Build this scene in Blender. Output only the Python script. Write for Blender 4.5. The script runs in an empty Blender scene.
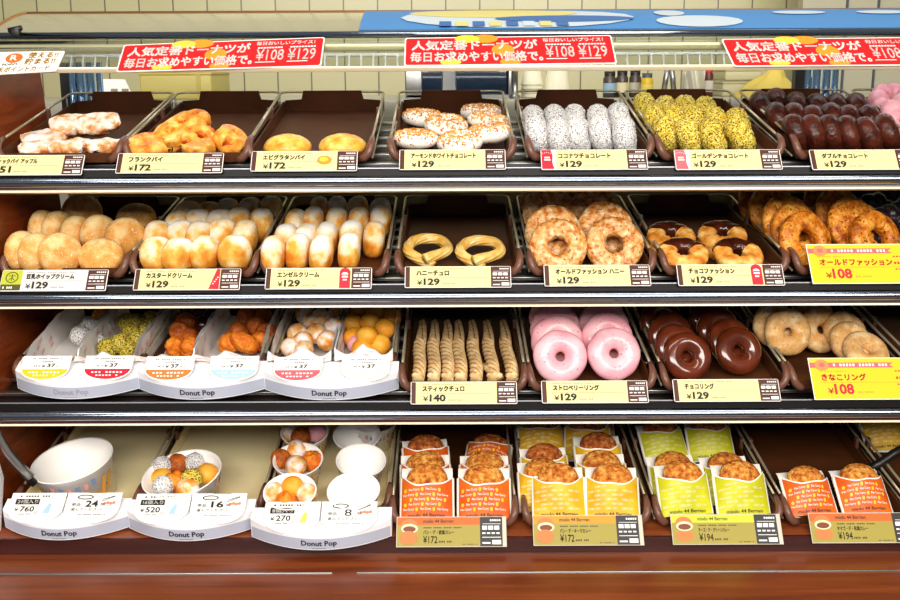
import bpy, bmesh, math, random
from mathutils import Vector, Matrix, noise, Euler

random.seed(7)
SC = bpy.context.scene
COL = SC.collection
R = math.radians

# ------------------------------------------------------------------ camera
FPX, TH, DIST, ROLL = 1074.0, R(12), 1.6, R(0.25)
FWD = Vector((0, math.cos(TH), -math.sin(TH)))
_up0 = Vector((0, math.sin(TH), math.cos(TH)))
RT = Vector((1, 0, 0)) * math.cos(ROLL) - _up0 * math.sin(ROLL)
UP = _up0 * math.cos(ROLL) + Vector((1, 0, 0)) * math.sin(ROLL)
CAM = -FWD * DIST
cd = bpy.data.cameras.new('camera'); cam = bpy.data.objects.new('camera', cd); COL.objects.link(cam)
cd.sensor_width = 36.0; cd.lens = 36.0 * FPX / 900.0; cd.clip_start = 0.05
M3 = Matrix((RT, UP, -FWD)).transposed()
cam.matrix_world = Matrix.Translation(CAM) @ M3.to_4x4()
SC.camera = cam

# ------------------------------------------------------------------ exposure, world, large lights
SC.view_settings.view_transform = 'Standard'
SC.view_settings.look = 'None'
SC.view_settings.gamma = 1.0
SC.view_settings.use_curve_mapping = False
SC.view_settings.exposure = 0.30

W = bpy.data.worlds.new('World'); SC.world = W; W.use_nodes = True
nt = W.node_tree; nt.nodes.clear()
wo = nt.nodes.new('ShaderNodeOutputWorld'); bg = nt.nodes.new('ShaderNodeBackground')
tc = nt.nodes.new('ShaderNodeTexCoord'); sp = nt.nodes.new('ShaderNodeSeparateXYZ'); rp = nt.nodes.new('ShaderNodeValToRGB')
mp = nt.nodes.new('ShaderNodeMapRange')
mp.inputs['From Min'].default_value = -1; mp.inputs['From Max'].default_value = 1
nt.links.new(tc.outputs['Generated'], sp.inputs[0]); nt.links.new(sp.outputs['Z'], mp.inputs['Value'])
nt.links.new(mp.outputs[0], rp.inputs[0]); nt.links.new(rp.outputs[0], bg.inputs[0]); nt.links.new(bg.outputs[0], wo.inputs[0])
e = rp.color_ramp.elements
e[0].position = 0.30; e[0].color = (0.10, 0.07, 0.05, 1)
e[1].position = 0.48; e[1].color = (0.40, 0.55, 0.80, 1)
x = e.new(0.56); x.color = (0.75, 0.82, 0.95, 1)
x = e.new(0.75); x.color = (0.9, 0.86, 0.8, 1)
bg.inputs[1].default_value = 0.18

def area(name, loc, target, sx, sy, power, col=(1, 0.94, 0.86)):
    l = bpy.data.lights.new(name, 'AREA'); l.shape = 'RECTANGLE'; l.size = sx; l.size_y = sy; l.energy = power; l.color = col
    o = bpy.data.objects.new(name, l); COL.objects.link(o); o.location = loc
    o.rotation_euler = (Vector(target) - Vector(loc)).to_track_quat('-Z', 'Y').to_euler(); return o
area('ceiling_light', (0.0, -0.95, 1.75), (0, 0.0, -0.05), 2.6, 0.35, 20)
area('ceiling_light', (0.2, -2.8, 1.25), (0, 0, -0.15), 3.4, 0.8, 118)
area('kitchen_light', (0.1, 0.85, 1.25), (0.1, 1.3, 0.3), 2.4, 0.4, 5.5)

# ------------------------------------------------------------------ picking points of the place from photo sight lines
def ray(px, py): return FWD + RT * ((px - 450) / FPX) + UP * ((300 - py) / FPX)
def on_plane(px, py, o, n):
    r = ray(px, py); return CAM + r * ((Vector(o) - CAM).dot(n) / r.dot(n))
def at_y(px, py, y): return on_plane(px, py, Vector((0, y, 0)), Vector((0, 1, 0)))
ALPHA = [10.3, 7.7, 7.7, 7.0]
LIPY = [168, 284, 401, 537]
LIP = [CAM + ray(450, y) * DIST for y in LIPY]
for L_ in LIP: L_.x = 0
BAS = [Matrix.Rotation(R(a), 3, 'X') for a in ALPHA]
def nrm(k): return BAS[k] @ Vector((0, 0, 1))
def at(k, px, py, h=0.0):                       # the point h above the tray floor of row k on the sight line of px, py
    return on_plane(px, py, LIP[k] + nrm(k) * (h + 0.003), nrm(k))
def frame(k, p, rx=0, ry=0, rz=0, s=1.0):       # a matrix at p, turned rx, ry, rz degrees in the tray's own axes
    m = BAS[k] @ Euler((R(rx), R(ry), R(rz)), 'XYZ').to_matrix()
    return Matrix.Translation(p) @ m.to_4x4() @ Matrix.Diagonal((s, s, s, 1))
def local(k, x, d, h): return LIP[k] + BAS[k] @ Vector((x, d, h))
def PX(px): return (px - 450) / 661.0

# ------------------------------------------------------------------ materials
def lin(h):
    h = h.lstrip('#'); c = [int(h[i:i + 2], 16) / 255 for i in (0, 2, 4)]
    return tuple((v / 12.92 if v <= 0.04045 else ((v + 0.055) / 1.055) ** 2.4) for v in c) + (1,)
MATS = {}
def base_mat(name):
    m = bpy.data.materials.new(name); m.use_nodes = True
    return m, m.node_tree, m.node_tree.nodes['Principled BSDF']
def flat(name, hx, rough=0.5, metal=0.0, spec=0.5, bump=0, bscale=200, var=0.0, vscale=20, emit=0, coat=0, trans=0):
    if name in MATS: return MATS[name]
    m, t, b = base_mat(name)
    b.inputs['Base Color'].default_value = lin(hx); b.inputs['Roughness'].default_value = rough
    b.inputs['Metallic'].default_value = metal; b.inputs['Specular IOR Level'].default_value = spec
    b.inputs['Coat Weight'].default_value = coat
    if trans: b.inputs['Transmission Weight'].default_value = trans
    if emit: b.inputs['Emission Color'].default_value = lin(hx); b.inputs['Emission Strength'].default_value = emit
    tc = t.nodes.new('ShaderNodeTexCoord')
    if var:
        n = t.nodes.new('ShaderNodeTexNoise'); n.inputs['Scale'].default_value = vscale; n.inputs['Detail'].default_value = 4
        r = t.nodes.new('ShaderNodeValToRGB'); c = lin(hx)
        r.color_ramp.elements[0].position = 0.3; r.color_ramp.elements[1].position = 0.7
        r.color_ramp.elements[0].color = tuple(v * (1 - var) for v in c[:3]) + (1,)
        r.color_ramp.elements[1].color = tuple(min(1, v * (1 + var)) for v in c[:3]) + (1,)
        t.links.new(tc.outputs['Object'], n.inputs['Vector']); t.links.new(n.outputs[0], r.inputs[0]); t.links.new(r.outputs[0], b.inputs['Base Color'])
    if bump:
        n = t.nodes.new('ShaderNodeTexNoise'); n.inputs['Scale'].default_value = bscale
        u = t.nodes.new('ShaderNodeBump'); u.inputs['Strength'].default_value = bump; u.inputs['Distance'].default_value = 0.002
        t.links.new(tc.outputs['Object'], n.inputs['Vector']); t.links.new(n.outputs[0], u.inputs['Height']); t.links.new(u.outputs[0], b.inputs['Normal'])
    MATS[name] = m; return m
def food(name, cols, scale=60, detail=3, rough=0.55, bump=0.4, bscale=250, zup=0.0, spots=None, spec=0.4, coat=0.0, bdist=0.002, sss=0.0):
    """noise-driven crust colour; zup adds a share of the ramp per metre of the food's own upper side (its sugar), spots = (hex, scale, threshold)"""
    if name in MATS: return MATS[name]
    m, t, b = base_mat(name); N = t.nodes.new; L = t.links.new
    tc = N('ShaderNodeTexCoord'); oi = N('ShaderNodeObjectInfo'); ad = N('ShaderNodeVectorMath'); mu = N('ShaderNodeMath')
    mu.operation = 'MULTIPLY'; mu.inputs[1].default_value = 7.3; L(oi.outputs['Random'], mu.inputs[0])
    L(tc.outputs['Object'], ad.inputs[0]); L(mu.outputs[0], ad.inputs[1])
    n = N('ShaderNodeTexNoise'); n.inputs['Scale'].default_value = scale; n.inputs['Detail'].default_value = detail
    L(ad.outputs[0], n.inputs['Vector']); fac = n.outputs[0]
    if zup:
        s = N('ShaderNodeSeparateXYZ'); L(tc.outputs['Object'], s.inputs[0])
        q = N('ShaderNodeMath'); q.operation = 'MULTIPLY_ADD'; q.inputs[1].default_value = zup; L(s.outputs['Z'], q.inputs[0]); L(fac, q.inputs[2]); fac = q.outputs[0]
    r = N('ShaderNodeValToRGB'); el = r.color_ramp.elements
    el[0].position, el[0].color = cols[0][0], lin(cols[0][1]); el[1].position, el[1].color = cols[-1][0], lin(cols[-1][1])
    for p, c in cols[1:-1]: q = el.new(p); q.color = lin(c)
    L(fac, r.inputs[0]); out = r.outputs[0]
    if spots:
        for hx, sc_, th in (spots if isinstance(spots, list) else [spots]):
            v = N('ShaderNodeTexNoise'); v.inputs['Scale'].default_value = sc_; v.inputs['Detail'].default_value = 1.0; L(ad.outputs[0], v.inputs['Vector'])
            w = N('ShaderNodeMapRange'); w.inputs['From Min'].default_value = th - 0.02; w.inputs['From Max'].default_value = th + 0.02; L(v.outputs[0], w.inputs['Value'])
            x = N('ShaderNodeMix'); x.data_type = 'RGBA'; L(w.outputs[0], x.inputs[0]); L(out, x.inputs[6]); x.inputs[7].default_value = lin(hx); out = x.outputs[2]
    L(out, b.inputs['Base Color'])
    b.inputs['Roughness'].default_value = rough; b.inputs['Specular IOR Level'].default_value = spec; b.inputs['Coat Weight'].default_value = coat
    b.inputs['Coat Roughness'].default_value = 0.15
    if sss: b.inputs['Subsurface Weight'].default_value = sss; b.inputs['Subsurface Radius'].default_value = (0.01, 0.005, 0.003)
    if bump:
        g = N('ShaderNodeTexNoise'); g.inputs['Scale'].default_value = bscale; g.inputs['Detail'].default_value = 2; L(ad.outputs[0], g.inputs['Vector'])
        u = N('ShaderNodeBump'); u.inputs['Strength'].default_value = bump; u.inputs['Distance'].default_value = bdist
        L(g.outputs[0], u.inputs['Height']); L(u.outputs[0], b.inputs['Normal'])
    MATS[name] = m; return m
def wood(name, c1, c2, rough=0.3, sc=(1.2, 22, 22)):
    m, t, b = base_mat(name); N = t.nodes.new; L = t.links.new
    tc = N('ShaderNodeTexCoord'); mp = N('ShaderNodeMapping'); mp.inputs['Scale'].default_value = sc
    n = N('ShaderNodeTexNoise'); n.inputs['Scale'].default_value = 3; n.inputs['Detail'].default_value = 6; n.inputs['Distortion'].default_value = 0.6
    r = N('ShaderNodeValToRGB'); r.color_ramp.elements[0].position = 0.3; r.color_ramp.elements[1].position = 0.72
    r.color_ramp.elements[0].color = lin(c1); r.color_ramp.elements[1].color = lin(c2)
    L(tc.outputs['Object'], mp.inputs[0]); L(mp.outputs[0], n.inputs['Vector']); L(n.outputs[0], r.inputs[0]); L(r.outputs[0], b.inputs['Base Color'])
    b.inputs['Roughness'].default_value = rough; MATS[name] = m; return m
def glass(name, tint='#FFFFFF', k=0.12):
    m, t, b = base_mat(name); N = t.nodes.new; L = t.links.new
    tr = N('ShaderNodeBsdfTransparent'); tr.inputs[0].default_value = lin(tint); gl = N('ShaderNodeBsdfGlossy'); gl.inputs['Roughness'].default_value = 0.03
    fr = N('ShaderNodeLayerWeight'); fr.inputs[0].default_value = k; mx = N('ShaderNodeMixShader')
    L(fr.outputs['Fresnel'], mx.inputs[0]); L(tr.outputs[0], mx.inputs[1]); L(gl.outputs[0], mx.inputs[2]); L(mx.outputs[0], t.nodes['Material Output'].inputs[0])
    MATS[name] = m; return m
def tiles(name):
    m, t, b = base_mat(name); N = t.nodes.new; L = t.links.new
    tc = N('ShaderNodeTexCoord'); sw = N('ShaderNodeSeparateXYZ'); cb = N('ShaderNodeCombineXYZ'); k = N('ShaderNodeTexBrick')
    L(tc.outputs['Object'], sw.inputs[0]); L(sw.outputs['X'], cb.inputs[0]); L(sw.outputs['Z'], cb.inputs[1]); L(cb.outputs[0], k.inputs['Vector'])
    k.offset = 0.0; k.squash = 1.0; k.inputs['Scale'].default_value = 1.0; k.inputs['Brick Width'].default_value = 0.097; k.inputs['Row Height'].default_value = 0.097
    k.inputs['Mortar Size'].default_value = 0.0022; k.inputs['Mortar Smooth'].default_value = 0.1
    k.inputs['Color1'].default_value = lin('#BDB88E'); k.inputs['Color2'].default_value = lin('#B4AF85'); k.inputs['Mortar'].default_value = lin('#6E6A55')
    L(k.outputs['Color'], b.inputs['Base Color']); b.inputs['Roughness'].default_value = 0.25
    u = N('ShaderNodeBump'); u.invert = True; u.inputs['Strength'].default_value = 0.5; u.inputs['Distance'].default_value = 0.003
    L(k.outputs['Fac'], u.inputs['Height']); L(u.outputs[0], b.inputs['Normal']); MATS[name] = m; return m

CHROME = flat('chrome', '#98A2B2', 0.12, 1.0)
WIRE = flat('steel_wire', '#B4A88C', 0.35, 0.55)
STEEL = flat('brushed_steel', '#A9A9A6', 0.35, 1.0)
BLACK = flat('black_plastic', '#15110F', 0.4)
TRAYB = flat('brown_tray', '#4E2912', 0.55, spec=0.2, bump=0.15, bscale=90, var=0.18, vscale=14)
CLIPB = flat('brown_clip', '#6B4536', 0.35)
CREAMT = flat('cream_tray', '#FFE9B6', 0.5, spec=0.15, bump=0.05, bscale=60, var=0.08, vscale=8)
WHITE = flat('white_card', '#F6F4EE', 0.5)
WHITEP = flat('white_plastic', '#F2F1F4', 0.35)
CREAM = flat('cream_card', '#E9DA9A', 0.55)
GREYC = flat('grey_card', '#D9D6D2', 0.55)
BROWNP = flat('brown_print', '#4A2114', 0.55)
INK = flat('black_ink', '#17130F', 0.6)
GINK = flat('grey_ink', '#8A7F70', 0.6)
RED = flat('red_print', '#CC0A10', 0.5)
DKRED = flat('crimson_print', '#C8102E', 0.5)
PINKR = flat('coral_print', '#E0606A', 0.5)
YEL = flat('yellow_card', '#F0C410', 0.5)
LIME = flat('lime_print', '#B9BE2C', 0.55)
OLIVE = flat('olive_card', '#A0923A', 0.5)
ORNG = flat('orange_print', '#C4621C', 0.5)
GOLDP = flat('gold_print', '#CB921C', 0.5)
DKGREY = flat('charcoal_print', '#2C2A2A', 0.5)
SKYB = flat('sky_blue_print', '#A9CBE8', 0.55)
BLUE = flat('blue_print', '#3F86C6', 0.5)
PALEP = flat('pale_pink_print', '#F0C9CC', 0.55)
CLEARH = glass('clear_holder', '#F4F2EE', 0.2)
PANE = glass('canopy_glass', '#F2F4EE', 0.25)

# ------------------------------------------------------------------ text outlines
_tc = {}
def text2d(body, bold=0.0):
    key = (body, bold)
    if key not in _tc:
        c = bpy.data.curves.new('lettering', 'FONT'); c.body = body; c.offset = bold; c.resolution_u = 2
        o = bpy.data.objects.new('lettering', c)
        me = bpy.data.meshes.new_from_object(o)
        vs = [(v.co.x, v.co.y) for v in me.vertices]; fs = [tuple(p.vertices) for p in me.polygons]
        bpy.data.objects.remove(o); bpy.data.meshes.remove(me); bpy.data.curves.remove(c)
        x0 = min(v[0] for v in vs); x1 = max(v[0] for v in vs); y0 = min(v[1] for v in vs); y1 = max(v[1] for v in vs)
        _tc[key] = ([((a - x0) / (x1 - x0), (b - y0) / (y1 - y0)) for a, b in vs], fs)
    return _tc[key]

# ------------------------------------------------------------------ mesh builder
class MB:
    def __init__(s): s.v = []; s.f = []; s.m = []; s.s = []
    def add(s, vs, fs, mi=0, smooth=True):
        o = len(s.v); s.v += [tuple(v) for v in vs]
        for f in fs: s.f.append(tuple(i + o for i in f)); s.m.append(mi); s.s.append(smooth)
    def grid(s, fn, nu, nv, mi=0, cu=False, cv=False, smooth=True, flip=False):
        a = nu if cu else nu + 1; b = nv if cv else nv + 1
        vs = [fn(i / nu, j / nv) for i in range(a) for j in range(b)]; fs = []
        for i in range(nu):
            for j in range(nv):
                q = (i * b + j, ((i + 1) % a) * b + j, ((i + 1) % a) * b + (j + 1) % b, i * b + (j + 1) % b)
                fs.append(q[::-1] if flip else q)
        s.add(vs, fs, mi, smooth)
    def box(s, c, d, mi=0, rot=None, bev=0.0):
        bm = bmesh.new(); bmesh.ops.create_cube(bm, size=1.0)
        for v in bm.verts: v.co = Vector((v.co.x * d[0], v.co.y * d[1], v.co.z * d[2]))
        if bev: bmesh.ops.bevel(bm, geom=list(bm.edges), offset=bev, segments=2, affect='EDGES', profile=0.6)
        M = rot if rot else Matrix.Identity(3); c = Vector(c)
        bm.verts.index_update()
        s.add([M @ v.co + c for v in bm.verts], [[v.index for v in f.verts] for f in bm.faces], mi, bool(bev)); bm.free()
    def prism(s, pts, fn, t0, t1, mi=0, smooth=False):   # polygon pts extruded; fn(x, y, t) -> point
        n = len(pts); s.add([fn(x, y, t0) for x, y in pts] + [fn(x, y, t1) for x, y in pts],
            [tuple(range(n))[::-1], tuple(range(n, 2 * n))] + [(i, (i + 1) % n, n + (i + 1) % n, n + i) for i in range(n)], mi, smooth)
    def poly(s, pts, fn, mi=0): s.add([fn(x, y) for x, y in pts], [tuple(range(len(pts)))], mi, False)
    def rect(s, x0, y0, x1, y1, fn, mi=0): s.poly([(x0, y0), (x1, y0), (x1, y1), (x0, y1)], fn, mi)
    def text(s, body, x0, y0, x1, y1, fn, mi=0, bold=0.0):
        if body.isascii() or not bold:
            vs, fs = text2d(body, bold); s.add([fn(x0 + a * (x1 - x0), y0 + b * (y1 - y0)) for a, b in vs], fs, mi, False); return
        vs, fs = text2d(body, 0.0); dx = 0.5 * bold * (x1 - x0) / len(body); dy = 0.5 * bold * (y1 - y0)      # heavier strokes by overprinting
        for ex, ey in ((-1, -1), (1, -1), (1, 1), (-1, 1)): s.add([fn(x0 + dx * ex + a * (x1 - x0), y0 + dy * ey + b * (y1 - y0)) for a, b in vs], fs, mi, False)
    def tube(s, pts, r, mi=0, n=10, closed=False, caps=True, sec=None):
        P = [Vector(p) for p in pts]; m = len(P); vs = []
        T = []
        for i in range(m):
            a = P[(i - 1) % m] if (closed or i > 0) else P[i]; b = P[(i + 1) % m] if (closed or i < m - 1) else P[i]
            T.append((b - a).normalized())
        u = T[0].orthogonal().normalized(); fr = []
        for i in range(m):
            if i: u = (T[i - 1].rotation_difference(T[i]) @ u).normalized()
            fr.append((u.copy(), T[i].cross(u)))
        for i in range(m):
            rr = r(i / (m - 1)) if callable(r) else r
            for j in range(n):
                a = 2 * math.pi * j / n; k = sec(i / (m - 1), a) if sec else 1.0
                vs.append(P[i] + (fr[i][0] * math.cos(a) + fr[i][1] * math.sin(a)) * rr * k)
        fs = []
        for i in range(m if closed else m - 1):
            for j in range(n):
                fs.append((i * n + j, i * n + (j + 1) % n, ((i + 1) % m) * n + (j + 1) % n, ((i + 1) % m) * n + j))
        if caps and not closed: fs += [tuple(range(n))[::-1], tuple(range((m - 1) * n, m * n))]
        s.add(vs, fs, mi)
    def lathe(s, prof, n=40, mi=0, M=None, caps=False):
        M = M or Matrix.Identity(4); k = len(prof)
        vs = [M @ Vector((r * math.cos(2 * math.pi * i / n), r * math.sin(2 * math.pi * i / n), z)) for i in range(n) for r, z in prof]
        s.add(vs, [(i * k + j, ((i + 1) % n) * k + j, ((i + 1) % n) * k + j + 1, i * k + j + 1) for i in range(n) for j in range(k - 1)], mi)
    def ball(s, c, r, mi=0, nu=16, nv=10, dim=(1, 1, 1), fn=None):
        c = Vector(c)
        def g(u, v):
            th = math.pi * v; ph = 2 * math.pi * u
            d = Vector((math.sin(th) * math.cos(ph), math.sin(th) * math.sin(ph), math.cos(th)))
            k = fn(d) if fn else 1.0
            return c + Vector((d.x * dim[0], d.y * dim[1], d.z * dim[2])) * r * k
        s.grid(g, nu, nv, mi, cu=True, flip=True)
    def mesh(s, name, mats):
        me = bpy.data.meshes.new(name); me.from_pydata(s.v, [], s.f)
        for m in mats: me.materials.append(m)
        me.polygons.foreach_set('material_index', s.m); me.polygons.foreach_set('use_smooth', s.s); me.update(); return me

def repaint(b, f0, test, mi):                        # faces from f0 on whose centre passes the test get material mi
    for i in range(f0, len(b.f)):
        if test(i - f0): b.m[i] = mi
def link(o, parent=None):
    COL.objects.link(o)
    if parent: o.parent = parent
    return o
def obj(name, mb, mats, parent=None, M=None):
    me = mb.mesh(name, mats) if isinstance(mb, MB) else mb
    o = bpy.data.objects.new(name, me); link(o, parent)
    if M is not None: o.matrix_local = M
    return o
def tag(o, label, cat, group=None, kind=None):
    o['label'] = label; o['category'] = cat
    if group: o['group'] = group
    if kind: o['kind'] = kind
    return o
def thing(name, label, cat, M=None, group=None):
    o = bpy.data.objects.new(name, None); o.empty_display_size = 0.01; link(o)
    if M is not None: o.matrix_local = M
    return tag(o, label, cat, group)
def struct(name, mb, mats):
    o = obj(name, mb, mats); o['kind'] = 'structure'; return o
def copy_tree(src, M, label, group=None, parts=True):
    c = src.copy(); COL.objects.link(c); c.matrix_local = M; c['label'] = label
    if group: c['group'] = group
    for ch in src.children:
        d = ch.copy(); COL.objects.link(d); d.parent = c; d.matrix_local = ch.matrix_local.copy()
        for g in ch.children:
            h = g.copy(); COL.objects.link(h); h.parent = d; h.matrix_local = g.matrix_local.copy()
    return c
class Kind:
    """one kind of thing: its first copy is built, the others are copied with their parts"""
    def __init__(s, name, cat, own, parts=()):
        s.name, s.cat, s.own, s.parts, s.first = name, cat, own, parts, None
    def put(s, M, label, group):
        if s.first is None:
            o = bpy.data.objects.new(s.name, s.own) if s.own else bpy.data.objects.new(s.name, None)
            if not s.own: o.empty_display_size = 0.01
            link(o); o.matrix_local = M; tag(o, label, s.cat, group)
            for nm, me, *rest in s.parts:
                p = obj(nm, me, None, o)
                for k_, v_ in (rest[0].items() if rest else ()): p[k_] = v_
            s.first = o; return o
        return copy_tree(s.first, M, label, group)
def rnd(a): return random.uniform(-a, a)
ORD = ['leftmost', 'second from left', 'third from left', 'fourth from left', 'fifth from left', 'sixth from left', 'seventh from left', 'eighth from left', 'ninth from left', 'tenth from left']
def ordn(i, n):
    if n == 1: return 'alone'
    if i == n - 1: return 'rightmost'
    return ORD[i]
# ================================================================== the setting
def lowbox(x0, x1, y0, y1, z0, z1):
    b = MB(); b.box(((x0 + x1) / 2, (y0 + y1) / 2, (z0 + z1) / 2), (x1 - x0, y1 - y0, z1 - z0)); return b
WZ = 0.097
b = MB(); b.box((0, 0, 0), (9.7, 0.1, 97 * 0.0291)); wb = struct('wall_back', b, [tiles('wall_tiles')])
p_ = at_y(275, 101, 1.6); wb.location = (p_.x - 97 * 0.02 + 0.011, 1.65, p_.z - 0.097 * 3)
struct('floor', lowbox(-5, 5, -4, 1.6, -1.30, -1.27), [flat('floor_vinyl', '#8E7A66', 0.4)])

# ================================================================== the display case
WOODR = wood('red_wood', '#642C16', '#8C4722', 0.28)
WOODS = wood('side_wood', '#74300F', '#A64A1C', 0.3, (4, 4, 30))
WOODD = wood('dark_wood', '#2E1312', '#45201C', 0.25)
DECK = flat('shelf_deck', '#1E1512', 0.35)
TRIM = flat('cream_trim', '#F2E6C8', 0.4)
DSTRIP = flat('dark_strip', '#0E0A09', 0.4, 0.0, 0.15)
BACKC = flat('cream_rail', '#D8C98A', 0.5)
XL, XR = -0.695, 1.05
case = thing('display_case', 'wide wooden pastry display case with three chrome-fronted shelves and a glass canopy', 'display case')
# left side panel, its front edge leaning with the fronts of the shelves
b = MB()
prof = [(-0.10, -0.372), (0.40, -0.372), (0.36, 0.05), (0.30, 0.345), (0.072, 0.345)]
b.prism(prof, lambda y, z, t: (t, y, z), XL - 0.022, XL, 0)
obj('side_panel', b, [WOODS], case)
b = MB(); b.prism([(-0.10, -0.372), (0.44, -0.372), (0.44, 0.345), (0.072, 0.345)], lambda y, z, t: (t, y, z), XR, XR + 0.022, 0)
obj('side_panel', b, [WOODS], case)
def chain(pts, X0, X1, mb, mi=0, smooth=True):      # a strip swept along x
    n = len(pts); vs = [(X0, y, z) for y, z in pts] + [(X1, y, z) for y, z in pts]
    mb.add(vs, [(i, i + 1, n + i + 1, n + i) for i in range(n - 1)], mi, smooth)
    mb.add(vs, [tuple(range(n))[::-1], tuple(range(n, 2 * n))], mi, False)
for k in range(3):
    P = LIP[k]
    b = MB(); c = local(k, (XL + XR) / 2, 0.205, -0.018); b.box(c, (XR - XL, 0.40, 0.008), 0, BAS[k]); sh = obj('shelf', b, [DECK], case)
    for d in (0.05, 0.105, 0.16, 0.215, 0.27, 0.325):
        b = MB(); b.box(local(k, (XL + XR) / 2, d, -0.0075), (XR - XL, 0.010, 0.006), 0, BAS[k], 0.0012); obj('cross_bar', b, [STEEL], sh)
    # front rail stack, from the lip down: dark strip, chrome half round, dark line, cream edge trim
    u = Vector((0, math.sin(TH), math.cos(TH))); o_ = Vector((0, math.cos(TH), -math.sin(TH)))
    def q(dn, out): p = P - u * dn - o_ * out; return (p.y, p.z)
    b = MB(); chain([q(0.0, -0.03), q(0.0, 0.0015), q(0.0008, 0.002), q(0.0115, 0.002), q(0.0115, -0.03)], XL, XR, b, 0, False)
    obj('label_strip', b, [DSTRIP], sh)
    b = MB(); chain([q(-0.0006, -0.004), q(-0.0006, 0.0024), q(0.0010, 0.0030), q(0.0010, -0.004)], XL, XR, b, 0, False); obj('label_lip', b, [flat('satin_steel', '#9C9CA6', 0.3, 0.9)], sh)
    b = MB(); chain([q(0.0115, -0.02)] + [q(0.0195 - 0.008 * math.cos(a), 0.0025 + 0.0075 * math.sin(a)) for a in [math.pi * i / 14 for i in range(15)]] + [q(0.0275, -0.02)], XL, XR, b)
    obj('front_rail', b, [CHROME], sh)
    b = MB(); chain([q(0.0275, -0.02), q(0.0275, 0.001), q(0.031, 0.001), q(0.031, -0.02)], XL, XR, b, 0, False); obj('dark_line', b, [WOODD], sh)
    b = MB(); chain([q(0.0312, -0.018), q(0.0312, 0.003), q(0.0342, 0.003), q(0.0342, -0.018)], XL, XR, b, 0, False); obj('edge_trim', b, [TRIM], sh)
for k in (1, 2):
    b = MB(); b.box(local(k, (XL + XR) / 2, 0.40, 0.018), (XR - XL, 0.012, 0.05), 0, BAS[k]); obj('back_rail', b, [BACKC if k == 1 else TRAYB], case)
for x in (XL + 0.02, 0.0, XR - 0.03):
    b = MB(); b.box((x, 0.452, -0.02), (0.026, 0.026, 0.72), 0, None, 0.003); obj('rear_post', b, [STEEL], case)
# bottom deck, its dark front and the ledge with metal strips
b = MB(); b.box(local(3, (XL + XR) / 2, 0.237, -0.008), (XR - XL, 0.47, 0.014), 0, BAS[3], 0.001); obj('bottom_deck', b, [WOODR], case)
LZ = -0.3705; LY = LIP[3].y
obj('base_front', lowbox(XL, XR, LY - 0.001, LY + 0.03, LZ, LIP[3].z - 0.0006), [WOODD], case)
b = MB(); b.box(((XL + XR) / 2 - 0.1, 0.04, LZ - 0.02), (2.6, 0.72, 0.04), 0, None, 0.004); obj('ledge', b, [WOODR], case)
SY = on_plane(450, 573, Vector((0, 0, LZ)), Vector((0, 0, 1))).y
for x0, x1 in ((-60, 331), (355, 960)):
    b = MB(); xa = (x0 - 450) / 700; xb = (x1 - 450) / 700; b.box(((xa + xb) / 2, SY, LZ + 0.0005), (xb - xa, 0.0035, 0.003), 0, None, 0.0008); obj('metal_strip', b, [STEEL], case)
b = MB(); b.box(((XL + XR) / 2 - 0.1, 0.06, LZ - 0.04 - 0.43), (2.5, 0.64, 0.858)); obj('base_cabinet', b, [WOODS], case)
b = MB(); b.box(((XL + XR) / 2, 0.452, -0.19), (XR - XL, 0.012, 0.34)); obj('back_panel', b, [flat('dark_back', '#3A2A1C', 0.5)], case)

# canopy: sloping front pane, hinge rail, shallow glass lid, light tube, wire grille
py0 = CAM + ray(450, 67) * DIST; py0.x = 0
slope = R(46); dn = Vector((0, math.cos(slope), math.sin(slope))); pn = Vector((0, -math.sin(slope), math.cos(slope)))
ptop = on_plane(450, 37, py0, pn); PL = (ptop - py0).length
def pane(x, s, o=0.0): return Vector((x, 0, 0)) + Vector((0, py0.y, py0.z)) + dn * s + pn * o
def pane_at(px, py, o=0.0): return on_plane(px, py, py0 + pn * o, pn)
b = MB(); b.box(pane((XL + XR) / 2, PL / 2, -0.0025), (XR - XL + 0.04, PL, 0.004), 0, Matrix.Rotation(slope, 3, 'X')); obj('front_pane', b, [PANE], case)
b = MB(); b.box(pane((XL + XR) / 2, -0.001, -0.002), (XR - XL + 0.04, 0.004, 0.009), 0, Matrix.Rotation(slope, 3, 'X'), 0.001); obj('pane_edge', b, [TRIM], case)
hr = pane(0, PL + 0.006, 0); b = MB(); b.tube([(XL - 0.06, hr.y, hr.z), (XR + 0.05, hr.y, hr.z)], 0.0055, 0, 14); obj('hinge_rail', b, [CHROME], case)
h2 = pane(0, PL - 0.012, 0.0); b = MB(); b.box(((XL + XR) / 2, h2.y + 0.012, h2.z - 0.006), (XR - XL + 0.05, 0.02, 0.012), 0, None, 0.002); obj('hinge_backing', b, [flat('beige_metal', '#BDB79A', 0.35, 0.4)], case)
lz = hr.z + 0.003; LX0 = at_y(-14, 33, hr.y).x
lback = at_y(450, 11.5, hr.y + 0.17)
def lid(u, v, o=0.0):
    y = hr.y + 0.003 + (lback.y - hr.y) * u; z = lz + (lback.z - lz) * (0.35 * u + 0.65 * math.sin(u * math.pi / 2))
    return Vector((LX0 + (XR + 0.045 - LX0) * v, y, z + o))
LIDM = flat('frosted_lid', '#CFCBB4', 0.12, 0.55)
b = MB(); b.grid(lambda u, v: lid(u, v), 14, 2, 0); b.grid(lambda u, v: lid(u, v, -0.004), 14, 2, 0, flip=True)
obj('canopy_lid', b, [LIDM], case)
b = MB(); b.tube([lid(1, 0), lid(1, 1)], 0.003, 0, 8); b.tube([lid(u / 10, 0) for u in range(11)], 0.003, 0, 8); obj('lid_edge', b, [flat('copper_edge', '#C98A50', 0.3, 0.8)], case)
b = MB(); xk = pane_at(17, 37).x
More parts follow.
